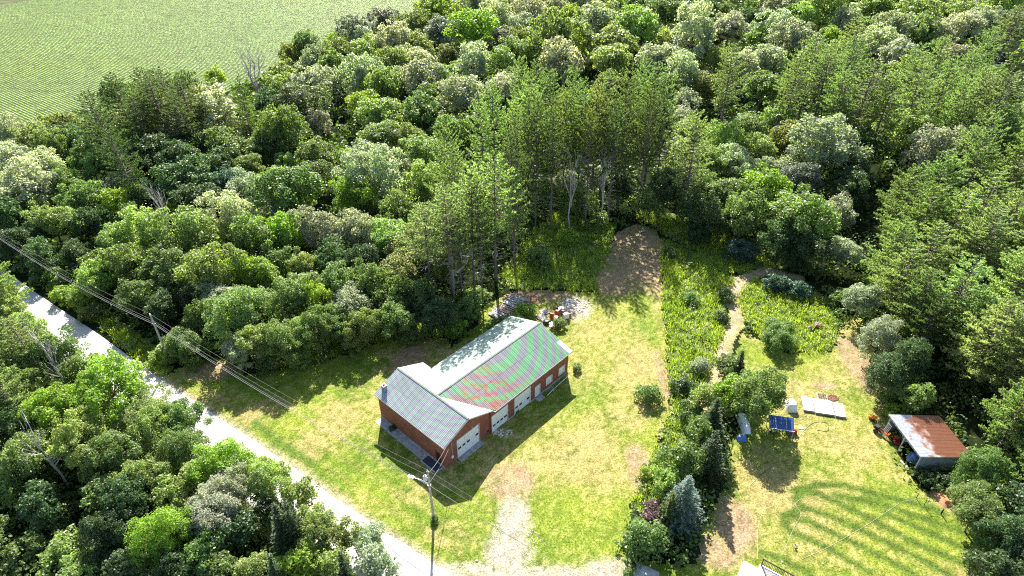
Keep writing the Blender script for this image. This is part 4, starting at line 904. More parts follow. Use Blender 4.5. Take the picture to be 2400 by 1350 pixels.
def cap(p0, p1, w_, nm, par, m):
    p0, p1 = Vector(p0), Vector(p1); d_ = (p1 - p0).normalized(); s_ = Vector((-d_.y, d_.x, 0)).normalized() * w_
    dn = Vector((0, 0, -.055)); up_ = Vector((0, 0, .03)); return MB().add([p0 - s_ + dn, p0 + up_, p0 + s_ + dn, p1 - s_ + dn, p1 + up_, p1 + s_ + dn], [(0, 1, 4, 3), (1, 2, 5, 4), (0, 2, 1), (3, 4, 5)]).build(nm, m, par)
zr = HR + .13
M_CAP = mat('ridge_metal', (.22, .25, .22), .5, noise=.2, scale=2)
cap((WW / 2, -OVR - .02, zr), (WW / 2, LW + OVR + .02, zr), .17, 'ridge_cap', barn, M_CAP); cap((WW / 2, RM, zr), (LM + .4, RM, zr), .17, 'ridge_cap', barn, M_CAP)
M_FASC = mat('white_fascia', (.55, .57, .54), .6)
fa = MB(); ze = lambda b_: slope_z('main', 0, b_)
fa.box(WW + .4, LM + .36, BF - .45, BF - .425, ze(BF - .42) - .15, ze(BF - .42) + .02); fa.box(-OVE - .025, -OVE - .002, -OVR, LW + OVR, slope_z('wing', -OVE, 0) - .15, slope_z('wing', -OVE, 0) + .02)
fa.build('fascia', M_FASC, barn)
for (q0, q1, zf) in (((-OVE, WW / 2), None, 'f'),): pass
rk = MB()
def rake(p0, p1, n_): # thin sloping board below a roof edge
    (x0, y0, z0), (x1, y1, z1) = p0, p1; dx, dy = n_
    rk.add([(x0, y0, z0), (x1, y1, z1), (x1, y1, z1 - .17), (x0, y0, z0 - .17), (x0 + dx, y0 + dy, z0), (x1 + dx, y1 + dy, z1), (x1 + dx, y1 + dy, z1 - .17), (x0 + dx, y0 + dy, z0 - .17)], [(0, 1, 2, 3), (7, 6, 5, 4), (0, 4, 5, 1), (1, 5, 6, 2), (2, 6, 7, 3), (3, 7, 4, 0)])
rake((-OVE, -OVR - .005, slope_z('wing', -OVE, 0)), (WW / 2, -OVR - .005, slope_z('wing', WW / 2, 0)), (0, -.025)); rake((WW / 2, -OVR - .005, slope_z('wing', WW / 2, 0)), (WW + OVE, -OVR - .005, slope_z('wing', WW + OVE, 0)), (0, -.025))
rake((LM + .372, BF - .42, ze(BF - .42)), (LM + .372, RM, ze(RM)), (.025, 0)); rake((LM + .372, RM, ze(RM)), (LM + .372, DM + .42, ze(DM + .42)), (.025, 0))
rk.build('rake_board', M_FASC, barn)
# paved strips at the walls
setp(MB().box(-1.15, -.08, 3.3, 12.6, .03, .05).mesh('path', M_CONC) and MB().box(-1.15, -.08, 3.3, 12.6, .03, .05).build('wall_footpath', M_CONC, None, (0, 0, 0), YAW), kind='structure')

def bl(a, b_, z=0): c_, s_ = math.cos(YAW), math.sin(YAW); return (a * c_ - b_ * s_, a * s_ + b_ * c_, z)
ap = MB(); 
setp(MB().box(2.0, 6.0, -.75, -.035, .03, .1).build('door_apron', M_CONC, None, (0, 0, 0), YAW), kind='structure')
ro = MB().tube([(18.0, -1.1, .08), (19.5, -.95, .09), (19.6, -.95, .09)], .05, 6).tube([(19.9, -.95, .08), (22.9, -.8, .08)], .05, 6).build('drain_pipe', M_WHITE, None, (0, 0, 0), YAW)
setp(ro, 'white pipe lying on the shaded ground below the two windows of the barn', 'pipe')
# pale rubble by the door
rb_ = []
def stones(name, centre, rx, ry, n, r0, r1, m, label, cat='stones', z=.03):
    mb = MB()
    for _ in range(n):
        a = random.random() * 6.28; q = math.sqrt(random.random()); x_, y_ = centre[0] + rx * q * math.cos(a), centre[1] + ry * q * math.sin(a); r = random.uniform(r0, r1)
        p_ = [(r, 0), (r * .9, r * .45), (r * .45, r * .7)]; n0 = len(mb.v); mb.lathe((x_, y_, z), p_, 6)
        rr2 = [random.uniform(.75, 1.25) for _ in range(6)]
        for k_ in range(18): v = mb.v[n0 + k_]; mb.v[n0 + k_] = (x_ + (v[0] - x_) * rr2[k_ % 6], y_ + (v[1] - y_) * rr2[k_ % 6], v[2])
    return setp(mb.build(name, m), label, cat, kind='stuff')
M_STONE = mat('pale_stone', (.62, .58, .52), .85, noise=.25, scale=5, bump=.4)
c_ = bl(8.9, -1.2); stones('rubble', c_, 1.3, .7, 60, .05, .16, M_STONE, 'pale rubble scattered below the first garage door of the long wall', 'rubble')
c_ = at(1345, 715); stones('stone_scatter', (c_[0], c_[1]), 2.2, 1.8, 120, .06, .2, M_STONE, 'loose flat pale stones spread over the bare patch beyond the red drums', 'stones')
c_ = at(1205, 1270); stones('gravel', (c_[0], c_[1]), 2.6, 5.2, 1400, .015, .05, M_STONE, 'loose pale gravel worn through the grass of the drive', 'gravel', z=.02)
# six bigger stones that can be told apart
for i, (px, py, r) in enumerate([(1380, 711, .22), (1386, 716, .2), (1376, 719, .17), (1352, 693, .18), (1364, 730, .24), (1340, 727, .16)]):
    P = at(px, py); mb = MB().lathe((0, 0, 0), [(r, 0), (r * .92, r * .4), (r * .5, r * .7)], 7)
    setp(mb.build('stone', M_STONE, None, (P[0], P[1], .03)), ['white stone at the outer tip of the stone scatter', 'round white stone nearest the mown grass in the stone scatter', 'small white stone just below the outermost pair', 'pale stone at the upper end of the stone scatter', 'widest flat stone in the lower half of the stone scatter', 'small pale stone at the left side of the stone scatter'][i], 'stone', 'stones beyond the red drums')

# ------------------------------------------------------------------ utility poles and wires
M_POLE = mat('weathered_pole_wood', (.40, .35, .29), .85, noise=.35, scale=4, bump=.4, bscale=10)
M_GALV = mat('galvanised_metal', (.5, .52, .54), .4, metal=.6)
M_CABLE = mat('cable', (.16, .16, .155), .7)
HPA = 8.3; PA = at(1017, 1217)
pa = empty('utility_pole', (PA[0], PA[1], 0))
setp(pa, 'near wooden utility pole with a transformer, standing on the lawn between barn and road', 'utility pole', 'utility poles along the road')
MB().tube([(0, 0, 0), (-.05, 0, HPA)], [.16, .115], 10).build('pole', M_POLE, pa)
tr_ = MB().lathe((-.38, -.12, HPA - 1.25), [(.2, 0), (.22, .05), (.22, .62), (.17, .7), (.06, .74)], 12).build('transformer', mat('transformer_grey', (.55, .56, .58), .45), pa)
MB().lathe((-.38, -.12, HPA - .51), [(.05, 0), (.07, .05), (.04, .1), (.06, .16), (.02, .2)], 8).build('bushing', mat('red_brown_bushing', (.5, .1, .07), .4), tr_); MB().box(-.2, .0, -.1, -.02, HPA - 1.0, HPA - .9).build('bracket', M_GALV, tr_)
MB().lathe((-.05, 0, HPA), [(.05, 0), (.08, .06), (.04, .12), (.07, .2), (.02, .25)], 8).build('insulator', M_WHITE, pa)
arm = MB().tube([(-.05, 0, HPA - 2.1), (-.9, .25, HPA - 1.7), (-1.75, .5, HPA - 1.6)], .035, 6).build('lamp_arm', M_GALV, pa)
MB().box(-2.35, -1.7, .45, .75, HPA - 1.68, HPA - 1.54, rot=-.3).build('lamp_head', M_GALV, arm)
MB().box(-.22, .12, -.05, .2, HPA - 2.4, HPA - 2.3).box(-.1, .1, -.2, .14, HPA - 2.75, HPA - 2.5).build('clamp', M_GALV, pa)
HPB = 9.0; PB = at(352, 738, HPB)
pb = empty('utility_pole', (PB[0], PB[1], 0)); setp(pb, 'far wooden utility pole among roadside shrubs at the left corner of the lawn', 'utility pole', 'utility poles along the road')
MB().tube([(0, 0, 0), (0, 0, HPB)], [.17, .12], 10).build('pole', M_POLE, pb); MB().lathe((0, 0, HPB), [(.05, 0), (.08, .06), (.04, .12), (.07, .2)], 8).build('insulator', M_WHITE, pb); MB().box(-.25, .25, -.06, .06, HPB - 1.6, HPB - 1.5).build('clamp', M_GALV, pb)
ta = np.array([PA[0] - .05, PA[1], HPA]); tb = np.array([PB[0], PB[1], HPB])
def wire(p, q, sag, r=.022, n=26):
    p, q = np.array(p, float), np.array(q, float); return [tuple(p + (q - p) * t - np.array([0, 0, 4 * sag * t * (1 - t)])) for t in np.linspace(0, 1, n)]
dAB = unit((tb - ta) * np.array([1, 1, 0])); perp = np.array([dAB[1], -dAB[0], 0])
PC = tb + dAB * 46 + np.array([0, 0, 0]); PD = ta - dAB * 38
def cable(name, segs, r, label, m=M_CABLE):
    mb = MB()
    for sg in segs: mb.tube(sg, r, 5, False)
    return setp(mb.build(name, m), label, 'cable', 'cables strung between the utility poles')
cable('power_line', [wire(PC + (0, 0, .2), tb + (0, 0, .2), 1.0), wire(tb + (0, 0, .2), ta + (0, 0, .25), 1.0), wire(ta + (0, 0, .25), PD + (0, 0, .2), .8)], .011, 'thin top wire running over the tips of both utility poles')
cable('power_line', [wire(PC - (0, 0, 1.0), tb - (0, 0, .9), 1.1), wire(tb - (0, 0, .9), ta - (0, 0, .7), 1.1), wire(ta - (0, 0, .7), PD - (0, 0, .8), .9)], .012, 'second wire, just below the thin top wire of the poles')
cable('phone_cable', [wire(PC - (0, 0, 1.9), tb - (0, 0, 1.7), 1.2), wire(tb - (0, 0, 1.7), ta - (0, 0, 2.3), 1.2), wire(ta - (0, 0, 2.3), PD - (0, 0, 2.4), 1.0)], .028, 'thick lowest cable between the utility poles')
cable('phone_cable', [wire(PC - (0, 0, 1.55), tb - (0, 0, 1.35), 1.2), wire(tb - (0, 0, 1.35), ta - (0, 0, 2.0), 1.15)], .018, 'cable hung just above the thick lowest one, left of the near pole')
cable('service_wire', [wire(ta - (0, 0, .35), bl(.35, -.2, 4.1), .35)], .022, 'upper service wire dropping from the near pole to the barn corner')
cable('service_wire', [wire(ta - (0, 0, 1.9), bl(1.2, -.1, 3.9), .5)], .02, 'lower service wire from the near pole to the barn wall')
gy = at(1040, 1345); 

# ------------------------------------------------------------------ yard behind the barn
M_RUSTRED = mat('red_drum_paint', (.42, .055, .03), .45, noise=.25, scale=5)
M_RUSTDK = mat('rusty_dark_red', (.20, .04, .03), .6, noise=.4, scale=5)
def drum(px, py, r, h, m, label, z=0, open_=False, k=[0]):
    P = at(px, py, 0); o = empty('drum', (P[0], P[1], z), random.random() * 3)
    MB().lathe((0, 0, 0), [(r, 0), (r, h * .32), (r * 1.035, h * .34), (r, h * .36), (r, h * .64), (r * 1.035, h * .66), (r, h * .68), (r, h * .97), (r * 1.03, h), (r * .93, h), (r * .92, h - .03)], 16).build('body', m, o)
    MB().lathe((r * .5, 0, h - .03), [(.05, 0), (.05, .03)], 8).build('bung', M_DARK, o)
    setp(o, label, 'drum', 'red drums behind the barn'); return o
drum(1303, 754, .33, 1.05, M_RUSTRED, 'tall bright red drum in front, the largest of the red group')
drum(1293, 744, .31, .95, M_RUSTRED, 'red drum at the left side of the group, behind the black heap')
drum(1306, 738, .30, .98, M_RUSTRED, 'red drum with a pale dished top in the middle of the group')
drum(1304, 728, .26, .8, M_RUSTDK, 'small dark red drum at the back of the group')
drum(1319, 738, .24, .95, M_RUSTDK, 'dark slim drum between the middle drum and the white tank')
drum(1333, 740, .32, .62, M_RUSTRED, 'short wide red drum behind the white tank, at the right end')
P = at(1326, 748); o = empty('oil_tank', (P[0], P[1], 0), .5)
MB().box(-.42, .42, -.32, .32, .28, 1.1).build('tank', M_WHITE, o); MB().box(-.36, .36, -.26, .26, 1.1, 1.16).build('tank_top', M_WHITE, o)
for sx, sy in ((-1, -1), (1, -1), (1, 1), (-1, 1)): MB().box(sx * .36 - .03, sx * .36 + .03, sy * .27 - .03, sy * .27 + .03, 0, .28).build('leg', M_TRIM, o)
setp(o, 'white boxy tank on legs beside the red drums', 'tank')
P = at(1314, 730); o = MB().box(-.4, .4, -.25, .25, .0, .7).box(-.45, .45, -.3, .3, .7, .76).box(-.2, .2, -.1, .1, .76, .86).build('metal_cabinet', M_GALV, None, (P[0], P[1], 0), .3); setp(o, 'grey metal cabinet behind the dark slim drum', 'cabinet')
P = at(1281, 758); o = empty('engine_hulk', (P[0], P[1], 0), .4); MB().lathe((0, 0, 0), [(.55, 0), (.62, .2), (.5, .45), (.3, .6)], 10).build('tarp_cover', mat('black_tarp', (.02, .02, .022), .5, bump=.5, bscale=4), o); MB().tube([(-.6, -.3, .1), (-.2, .3, .75), (.4, .2, .6)], .05, 5).build('pipe_frame', M_GALV, o)
setp(o, 'black tarped machine with a bent pipe, left of the front red drum', 'machine')
P = at(1292, 768); o = empty('metal_rack', (P[0], P[1], 0), .7)
for sx, sy in ((-.3, -.2), (.3, -.2), (.3, .2), (-.3, .2)): MB().box(sx - .025, sx + .025, sy - .025, sy + .025, 0, .9).build('leg', M_GALV, o)
MB().box(-.33, .33, -.23, .23, .86, .9).box(-.33, .33, -.23, .23, .4, .43).build('shelf', M_GALV, o); setp(o, 'small grey metal rack standing in weeds before the red drums', 'rack')
P = at(1256, 742); o = MB().box(-.18, .18, -.12, .12, 0, .32).tube([(-.18, 0, .3), (-.1, 0, .5), (.12, 0, .5), (.18, 0, .32)], .025, 5).build('fuel_can', M_RUSTRED, None, (P[0], P[1], 0), .3); setp(o, 'small red fuel can in the weeds behind the barn gable', 'fuel can')
# pallets and lumber
M_GREYWOOD = mat('grey_lumber', (.42, .40, .40), .8, noise=.35, scale=4); M_REDWOOD = mat('reddish_lumber', (.42, .17, .10), .8, noise=.3, scale=4)
def pallet(px, py, rot, label, w_=1.3, l_=1.1, tilt=0.0, z=.05):
    P = at(px, py); o = empty('pallet', (P[0], P[1], z), rot); o.rotation_euler = (tilt, 0, rot)
    for k_ in range(3): MB().box(-w_ / 2, w_ / 2, -l_ / 2 + k_ * (l_ - .09) / 2, -l_ / 2 + k_ * (l_ - .09) / 2 + .09, 0, .1).build('bearer', M_GREYWOOD, o)
    for k_ in range(7):
        x0 = -w_ / 2 + k_ * (w_ - .1) / 6; MB().box(x0, x0 + .1, -l_ / 2, l_ / 2, .102, .125).build('slat', M_GREYWOOD, o)
    return setp(o, label, 'pallet', 'grey pallets behind the barn')
pallet(1277, 732, .4, 'grey slatted pallet lying behind the black tarped machine', 1.5, 1.2)
pallet(1270, 745, .9, 'grey slatted pallet, left of the black tarped machine', 1.4, 1.2, .15)
pallet(1228, 744, .2, 'small grey pallet alone in the weeds before the lumber heap', .9, .8)
def plank_heap(name, px, py, rot, nrow, L, label, pred=.12, gap=.28, wid=.14):
    P = at(px, py); o = empty(name, (P[0], P[1], 0), rot)
    for k_ in range(2): MB().box(-gap * nrow / 2, gap * nrow / 2, -L * .3 + k_ * L * .6 - .06, -L * .3 + k_ * L * .6 + .06, .02, .2).build('bearer', M_GREYWOOD, o)
    for k_ in range(nrow):
        x0 = (k_ - nrow / 2) * gap + random.uniform(-.05, .05); l0 = L * random.uniform(.38, .55); l1 = L * random.uniform(.38, .55)
        b_ = MB().box(-wid / 2, wid / 2, -l0, l1, 0, .05).build('plank', M_REDWOOD if random.random() < pred else M_GREYWOOD, o, (x0, 0, .21 + .06 * (k_ % 2)), random.uniform(-.12, .12))
    return setp(o, label, 'lumber pile')
plank_heap('lumber_pile', 1208, 708, 1.10, 12, 3.6, 'heap of grey planks and slats lying under the trees behind the barn', .1)
plank_heap('lumber_pile', 1186, 722, 1.0, 9, 3.4, 'reddish and grey plank heap nearest the trunk, left of the bigger heap', .45)
plank_heap('lumber_pile', 1172, 738, .9, 9, 3.2, 'low grey board heap touching the rear roof corner of the barn', .2)
plank_heap('board_scatter', 1250, 703, 1.45, 7, 2.2, 'scattered reddish boards on the bare ground above the weeds', .95, .42, .1)['category'] = 'boards'
for px, py, lab in ((1505, 545, 'bright metal scrap in the weeds at the top of the dirt patch'), (1588, 548, 'pale sheet of scrap in the shade right of the dirt patch')):
    P = at(px, py); setp(MB().box(-.7, .7, -.2, .2, .3, .34, rot=.4).box(-.3, .5, .0, .3, .36, .4, rot=-.3).build('scrap_sheet', M_GALV, None, (P[0], P[1], 0)), lab, 'scrap metal')
# brush pile on the meadow island
P = at(1908, 766); o = empty('brush_pile', (P[0], P[1], 0))
for k_ in range(26):
    a = random.uniform(-.6, .6) + (0 if k_ % 2 else .5); l_ = random.uniform(.6, 1.4); x_, y_ = random.uniform(-1, 1), random.uniform(-.5, .5); z_ = .25 + .3 * random.random()
    MB().tube([(x_ - l_ * math.cos(a), y_ - l_ * math.sin(a), z_ - .1), (x_, y_, z_ + .1), (x_ + l_ * math.cos(a), y_ + l_ * math.sin(a), z_)], [.03, .05, .02], 5).build('stick', M_REDWOOD if k_ % 2 else M_DEAD, o)
setp(o, 'pile of reddish cut branches lying on the meadow island', 'brush pile')

# ------------------------------------------------------------------ right lawn: beds, canopy, tools
M_BEDSIDE = mat('raised_bed_wood', (.30, .25, .22), .8, noise=.3, scale=4); M_MULCH = mat('white_bed_sheeting', (.80, .79, .80), .6, noise=.05, scale=3); M_SOIL = mat('bed_soil', (.17, .12, .08), .95, noise=.4, scale=8)
def bed(px, py, w_, l_, rot, label, nx, ny, m=M_MULCH, hh=.32, side=M_BEDSIDE):
    P = at(px, py, hh); o = empty('raised_bed', (P[0], P[1], 0), rot)
    for s_ in (-1, 1):
        MB().box(s_ * w_ / 2 - .03, s_ * w_ / 2 + .03, -l_ / 2 - .03, l_ / 2 + .03, 0, hh).build('side_board', side, o)
        MB().box(-w_ / 2 + .03, w_ / 2 - .03, s_ * l_ / 2 - .03, s_ * l_ / 2 + .03, 0, hh - .004).build('side_board', side, o)
    MB().box(-w_ / 2 + .03, w_ / 2 - .03, -l_ / 2 + .03, l_ / 2 - .03, hh - .09, hh - .03).build('sheeting' if m is M_MULCH else 'soil', m, o)
    if m is M_MULCH: MB().box(-w_ / 2 - .04, w_ / 2 + .04, -l_ / 2 - .04, l_ / 2 + .04, hh - .002, hh + .02).build('sheeting', m, o)
    pm = None
    for i in range(nx):
        for j in range(ny):
            if random.random() < .12: continue
            x_ = -w_ / 2 + (i + .5) * w_ / nx + random.uniform(-.04, .04); y_ = -l_ / 2 + (j + .5) * l_ / ny + random.uniform(-.04, .04)
            if pm is None:
                q = 9; Pq = RNG.normal(size=(q, 3)) * np.array([.045, .045, .03]) + np.array([0, 0, .07]); pm = leaves_mesh('seedling', Pq, unit(RNG.normal(size=(q, 3)) + np.array([0, 0, 1])), .04, np.repeat([[.07, .13, .04]], q, 0), M_GRASS)
            ob = link('seedling', pm, o, (x_, y_, hh), random.random() * 6); s_ = random.uniform(.7, 1.5); ob.scale = (s_, s_, s_)
    return setp(o, label, 'raised bed', 'raised garden beds on the right lawn')
bed(1893, 946, 1.25, 2.55, -.22, 'narrow left one of the three white-sheeted raised beds, dark seedlings in rows', 3, 6)
bed(1930, 953, 2.3, 2.55, -.22, 'widest, middle one of the three white-sheeted raised beds', 6, 6)
bed(1967, 960, 1.2, 2.45, -.22, 'right one of the three white-sheeted raised beds, with few seedlings', 3, 4)
bed(1927, 929, 1.2, 1.25, -.22, 'small square soil-filled bed with pale boards behind the white-sheeted beds', 4, 4, M_SOIL, .35, mat('pale_bed_boards', (.62, .44, .36), .7))
P = at(1952, 933); stones('mulch_pile', (P[0], P[1]), .75, .6, 120, .05, .14, mat('brown_mulch', (.20, .09, .06), .95), 'little heap of reddish mulch beside the square soil bed', 'mulch')
# blue-grey panelled lean-to
M_BLUE = mat('deep_blue_panel', (.035, .075, .22), .3, noise=.15, scale=2); M_ALU = mat('aluminium_strip', (.6, .62, .66), .4, metal=.4)
P = at(1832, 992, 1.6); o = empty('panel_roof_shelter', (P[0], P[1], 0), -.22)
for k_, (x0, x1) in enumerate(((-1.55, -.75), (-.70, .55), (.60, 1.5))):
    MB().add([(x0, -.85, 1.35), (x1, -.85, 1.35), (x1, .85, 1.95), (x0, .85, 1.95), (x0, -.85, 1.39), (x1, -.85, 1.39), (x1, .85, 1.99), (x0, .85, 1.99)], [(0, 3, 2, 1), (4, 5, 6, 7), (0, 1, 5, 4), (1, 2, 6, 5), (2, 3, 7, 6), (3, 0, 4, 7)]).build('roof_panel', M_BLUE, o)
for x0 in (-.725, .575): MB().add([(x0 - .03, -.87, 1.4), (x0 + .03, -.87, 1.4), (x0 + .03, .87, 2.01), (x0 - .03, .87, 2.01), (x0, -.87, 1.43), (x0, .87, 2.04)], [(0, 1, 2, 3), (0, 4, 1), (3, 2, 5), (0, 3, 5, 4), (1, 4, 5, 2)]).build('joint_strip', M_ALU, o)
MB().box(-1.6, 1.55, -.93, -.86, 1.30, 1.38).build('front_rail', M_ALU, o)
for sx in (-1.5, 1.45):
    MB().box(sx - .04, sx + .04, -.84, -.76, 0, 1.34).build('post', M_GREYWOOD, o); MB().box(sx - .04, sx + .04, .72, .8, 0, 1.88).build('post', M_GREYWOOD, o)
setp(o, 'low shelter roofed with three deep blue panels under the leafy tree by the right lawn', 'shelter')
P = at(1816, 1010); o = empty('wheelbarrow', (P[0], P[1], 0), .35)
MB().add([(-.5, -.3, .65), (.55, -.35, .7), (.55, .35, .7), (-.5, .3, .65), (-.3, -.18, .3), (.3, -.2, .32), (.3, .2, .32), (-.3, .18, .3)], [(4, 5, 6, 7), (0, 4, 7, 3), (1, 2, 6, 5), (0, 1, 5, 4), (3, 7, 6, 2)]).build('tray', mat('grey_tray', (.28, .25, .23), .6), o)
for s_ in (-1, 1): MB().tube([(1.15, s_ * .3, .75), (.3, s_ * .22, .3), (-.6, s_ * .06, .2)], .025, 5).build('handle', M_GREYWOOD, o); MB().tube([(.45, s_ * .22, .34), (.5, s_ * .24, 0)], .02, 5).build('leg', M_DARK, o)
MB().tube([(-.62, -.05, .2), (-.62, .05, .2)], .2, 12).build('wheel', M_DARK, o)
lo_ = MB()
for _ in range(14): x_, y_ = random.uniform(-.35, .4), random.uniform(-.2, .2); lo_.lathe((x_, y_, .5), [(.09, 0), (.1, .09), (.04, .18)], 6)
setp(lo_.build('rock_load', M_STONE, None, (P[0], P[1], .02), .35), 'pale stones heaped in the wheelbarrow below the blue-panelled shelter', 'stones', kind='stuff')
setp(o, 'grey wheelbarrow parked before the blue-panelled shelter', 'wheelbarrow')
P = at(1848, 1013); o = empty('garden_cart', (P[0], P[1], 0), -.1); MB().box(-.35, .35, -.5, .5, .32, .36).box(-.35, -.31, -.5, .5, .36, .62).box(.31, .35, -.5, .5, .36, .62).box(-.31, .31, -.5, -.46, .36, .62).box(-.31, .31, .46, .5, .36, .62).build('tub', mat('charcoal_tub', (.09, .085, .10), .6), o)
for sx, sy in ((-.38, -.35), (.38, -.35), (.38, .35), (-.38, .35)): MB().tube([(sx - .03, sy, .15), (sx + .03, sy, .15)], .15, 10).build('wheel', M_DARK, o)
setp(o, 'charcoal rectangular garden cart beside the red and yellow toy car', 'garden cart')
P = at(1860, 1012); o = empty('toy_car', (P[0], P[1], 0), 1.45); M_TRED = mat('toy_red', (.62, .02, .012), .35); M_TY = mat('toy_yellow', (.8, .52, .02), .4)
MB().box(-.42, .42, -.25, .25, .12, .42).box(-.42, -.2, -.22, .22, .42, .52).build('body', M_TRED, o); MB().box(-.25, .25, -.24, .24, .84, .9).build('roof', M_TY, o)
for sx, sy in ((-.22, -.21), (.22, -.21), (.22, .21), (-.22, .21)): MB().tube([(sx, sy, .42), (sx, sy, .84)], .025, 5).build('roof_post', M_TY, o)
for sx, sy in ((-.28, -.27), (.28, -.27), (.28, .27), (-.28, .27)): MB().tube([(sx, sy - .03, .11), (sx, sy + .03, .11)], .11, 10).build('wheel', M_DARK, o)
setp(o, 'little red ride-on toy car with a yellow roof near the shelter', 'toy car')
def draped(name, px, py, w_, l_, h, m, label, cat, rot=0.0):
    P = at(px, py); n_ = 12; xs_ = np.linspace(-1, 1, n_); X_, Y_ = np.meshgrid(xs_, xs_); Z_ = h * np.clip(1.25 - (np.abs(X_) ** 3 + np.abs(Y_) ** 3), .03, 1) + .10 * RNG.random(X_.shape)
    Z_[0] = Z_[-1] = .02; Z_[:, 0] = Z_[:, -1] = .02
    me = mesh_np(name, np.stack([X_ * w_ / 2, Y_ * l_ / 2, Z_], -1).reshape(-1, 3), gridfaces(np.arange(n_ * n_).reshape(n_, n_)), mats=[m]); o = link(name, me, None, (P[0], P[1], 0), rot); return setp(o, label, cat)
M_TARPW = mat('crumpled_white_tarp', (.72, .72, .74), .5, noise=.15, scale=4); M_TARPB = mat('blue_tarp', (.10, .18, .45), .5, noise=.3, scale=4)
draped('tarp_heap', 1852, 956, 1.5, 1.8, 1.1, M_TARPW, 'crumpled white tarp over a heap, half hidden by the leafy tree', 'tarp')
draped('woodpile_cover', 1742, 995, 1.2, 3.4, 1.0, M_TARPW, 'long pale covered stack between the spruce row and the leafy tree', 'covered stack')
draped('blue_tarp', 1737, 1030, 1.3, .8, .7, M_TARPB, 'small blue tarp at the near end of the pale covered stack', 'tarp')
P = at(1877, 1003); setp(MB().lathe((0, 0, 0), [(.3, 0), (.32, .06), (.1, .16)], 10).build('bucket_lid', M_WHITE, None, (P[0], P[1], .02)), 'white disc lying on the grass right of the toy car', 'disc')
P = at(2083, 964); net = empty('netted_frame', (P[0], P[1], 0), -.1)
M_NET = mat('white_netting', (.72, .70, .74), .6)
MB().box(-.55, -.5, -.8, .8, .5, .55).box(.5, .55, -.8, .8, .5, .55).box(-.5, .5, -.8, -.75, .5, .55).box(-.5, .5, .75, .8, .5, .55).build('frame', M_NET, net)
g_ = MB()
for k_ in range(9): g_.box(-.5, .5, -.72 + k_ * .18, -.70 + k_ * .18, .51, .53)
for k_ in range(6): g_.box(-.42 + k_ * .17, -.40 + k_ * .17, -.75, .75, .532, .54)
g_.build('netting', M_NET, net); setp(net, 'white netted frame leaning in the weeds at the wood edge', 'frame')
# orange garden machine
M_OR = mat('orange_paint', (.75, .16, .03), .45); M_BLK = mat('black_rubber', (.02, .02, .02), .7)
P = at(2060, 1015); o = empty('log_splitter', (P[0], P[1], 0), 2.1)
MB().box(-1.15, .75, -.09, .09, .55, .7).build('beam', M_OR, o); MB().box(.2, .75, -.3, .3, .5, .95).build('engine', M_BLK, o); MB().box(-1.2, -1.05, -.22, .22, .5, .95).build('end_plate', M_OR, o)
MB().tube([(-.4, 0, .8), (.2, 0, .8)], .09, 8).build('cylinder', mat('dark_steel', (.08, .08, .09), .4, metal=.5), o)
for s_ in (-1, 1): MB().tube([(.3, s_ * .42 - .07, .3), (.3, s_ * .42 + .07, .3)], .3, 14).build('wheel', M_BLK, o)
MB().tube([(-1.1, 0, .55), (-1.0, 0, 0)], .03, 5).build('leg', M_OR, o)
setp(o, 'black and orange two-wheeled machine with a long orange beam at the lawn edge', 'machine')
P = at(2047, 985); o = empty('push_tiller', (P[0], P[1], 0), 2.3)
MB().box(-.25, .3, -.18, .18, .35, .7).build('engine', M_OR, o)
for s_ in (-1, 1): MB().tube([(-.2, s_ * .15, .5), (-.8, s_ * .25, .95), (-1.0, s_ * .25, 1.0)], .022, 5).build('handle', M_BLK, o); MB().tube([(0, s_ * .3 - .05, .2), (0, s_ * .3 + .05, .2)], .2, 12).build('wheel', M_BLK, o)
MB().box(.3, .6, -.2, .2, .1, .4).build('tine_cover', M_OR, o); setp(o, 'smaller orange tiller with two handles above the long-beamed machine', 'tiller')

# ------------------------------------------------------------------ open shed with rusty roof
M_RUST = bpy.data.materials.new('rusting_sheet_roof'); M_RUST.use_nodes = True; nt = M_RUST.node_tree; b = nt.nodes['Principled BSDF']; tc = nt.nodes.new('ShaderNodeNewGeometry')
n1 = nt.nodes.new('ShaderNodeTexNoise'); n1.inputs['Scale'].default_value = .9; n1.inputs['Detail'].default_value = 8; nt.links.new(tc.outputs['Position'], n1.inputs['Vector'])
sp = nt.nodes.new('ShaderNodeSeparateXYZ'); nt.links.new(tc.outputs['Position'], sp.inputs[0]); SHX = atxy(2140, 1107)
m1 = nt.nodes.new('ShaderNodeMapRange'); m1.inputs[1].default_value = SHX[0] + .3; m1.inputs[2].default_value = SHX[0] + 4.2; m1.inputs[3].default_value = -.22; m1.inputs[4].default_value = .32; nt.links.new(sp.outputs['X'], m1.inputs[0])
ad = nt.nodes.new('ShaderNodeMath'); nt.links.new(n1.outputs['Fac'], ad.inputs[0]); nt.links.new(m1.outputs[0], ad.inputs[1])
cr = nt.nodes.new('ShaderNodeValToRGB'); cr.color_ramp.elements[0].position = .42; cr.color_ramp.elements[0].color = (.60, .60, .62, 1); cr.color_ramp.elements[1].position = .60; cr.color_ramp.elements[1].color = (.34, .155, .085, 1); e_ = cr.color_ramp.elements.new(.5); e_.color = (.55, .36, .27, 1)
nt.links.new(ad.outputs[0], cr.inputs[0]); nt.links.new(cr.outputs[0], b.inputs['Base Color']); b.inputs['Roughness'].default_value = .6
M_SHED = mat('weathered_grey_boards', (.22, .25, .29), .75, noise=.2, scale=2)
SW, SL, H1, H2 = 6.6, 6.6, 2.9, 2.15        # x extent, y extent, heights at the open and the back side
srot = math.radians(4); sh = empty('open_shed', (SHX[0], SHX[1], 0), srot)
setp(sh, 'open-fronted grey shed with a rusting corrugated roof under the pines', 'shed')
hz = lambda x: H1 + (H2 - H1) * x / SW
nbd = 24
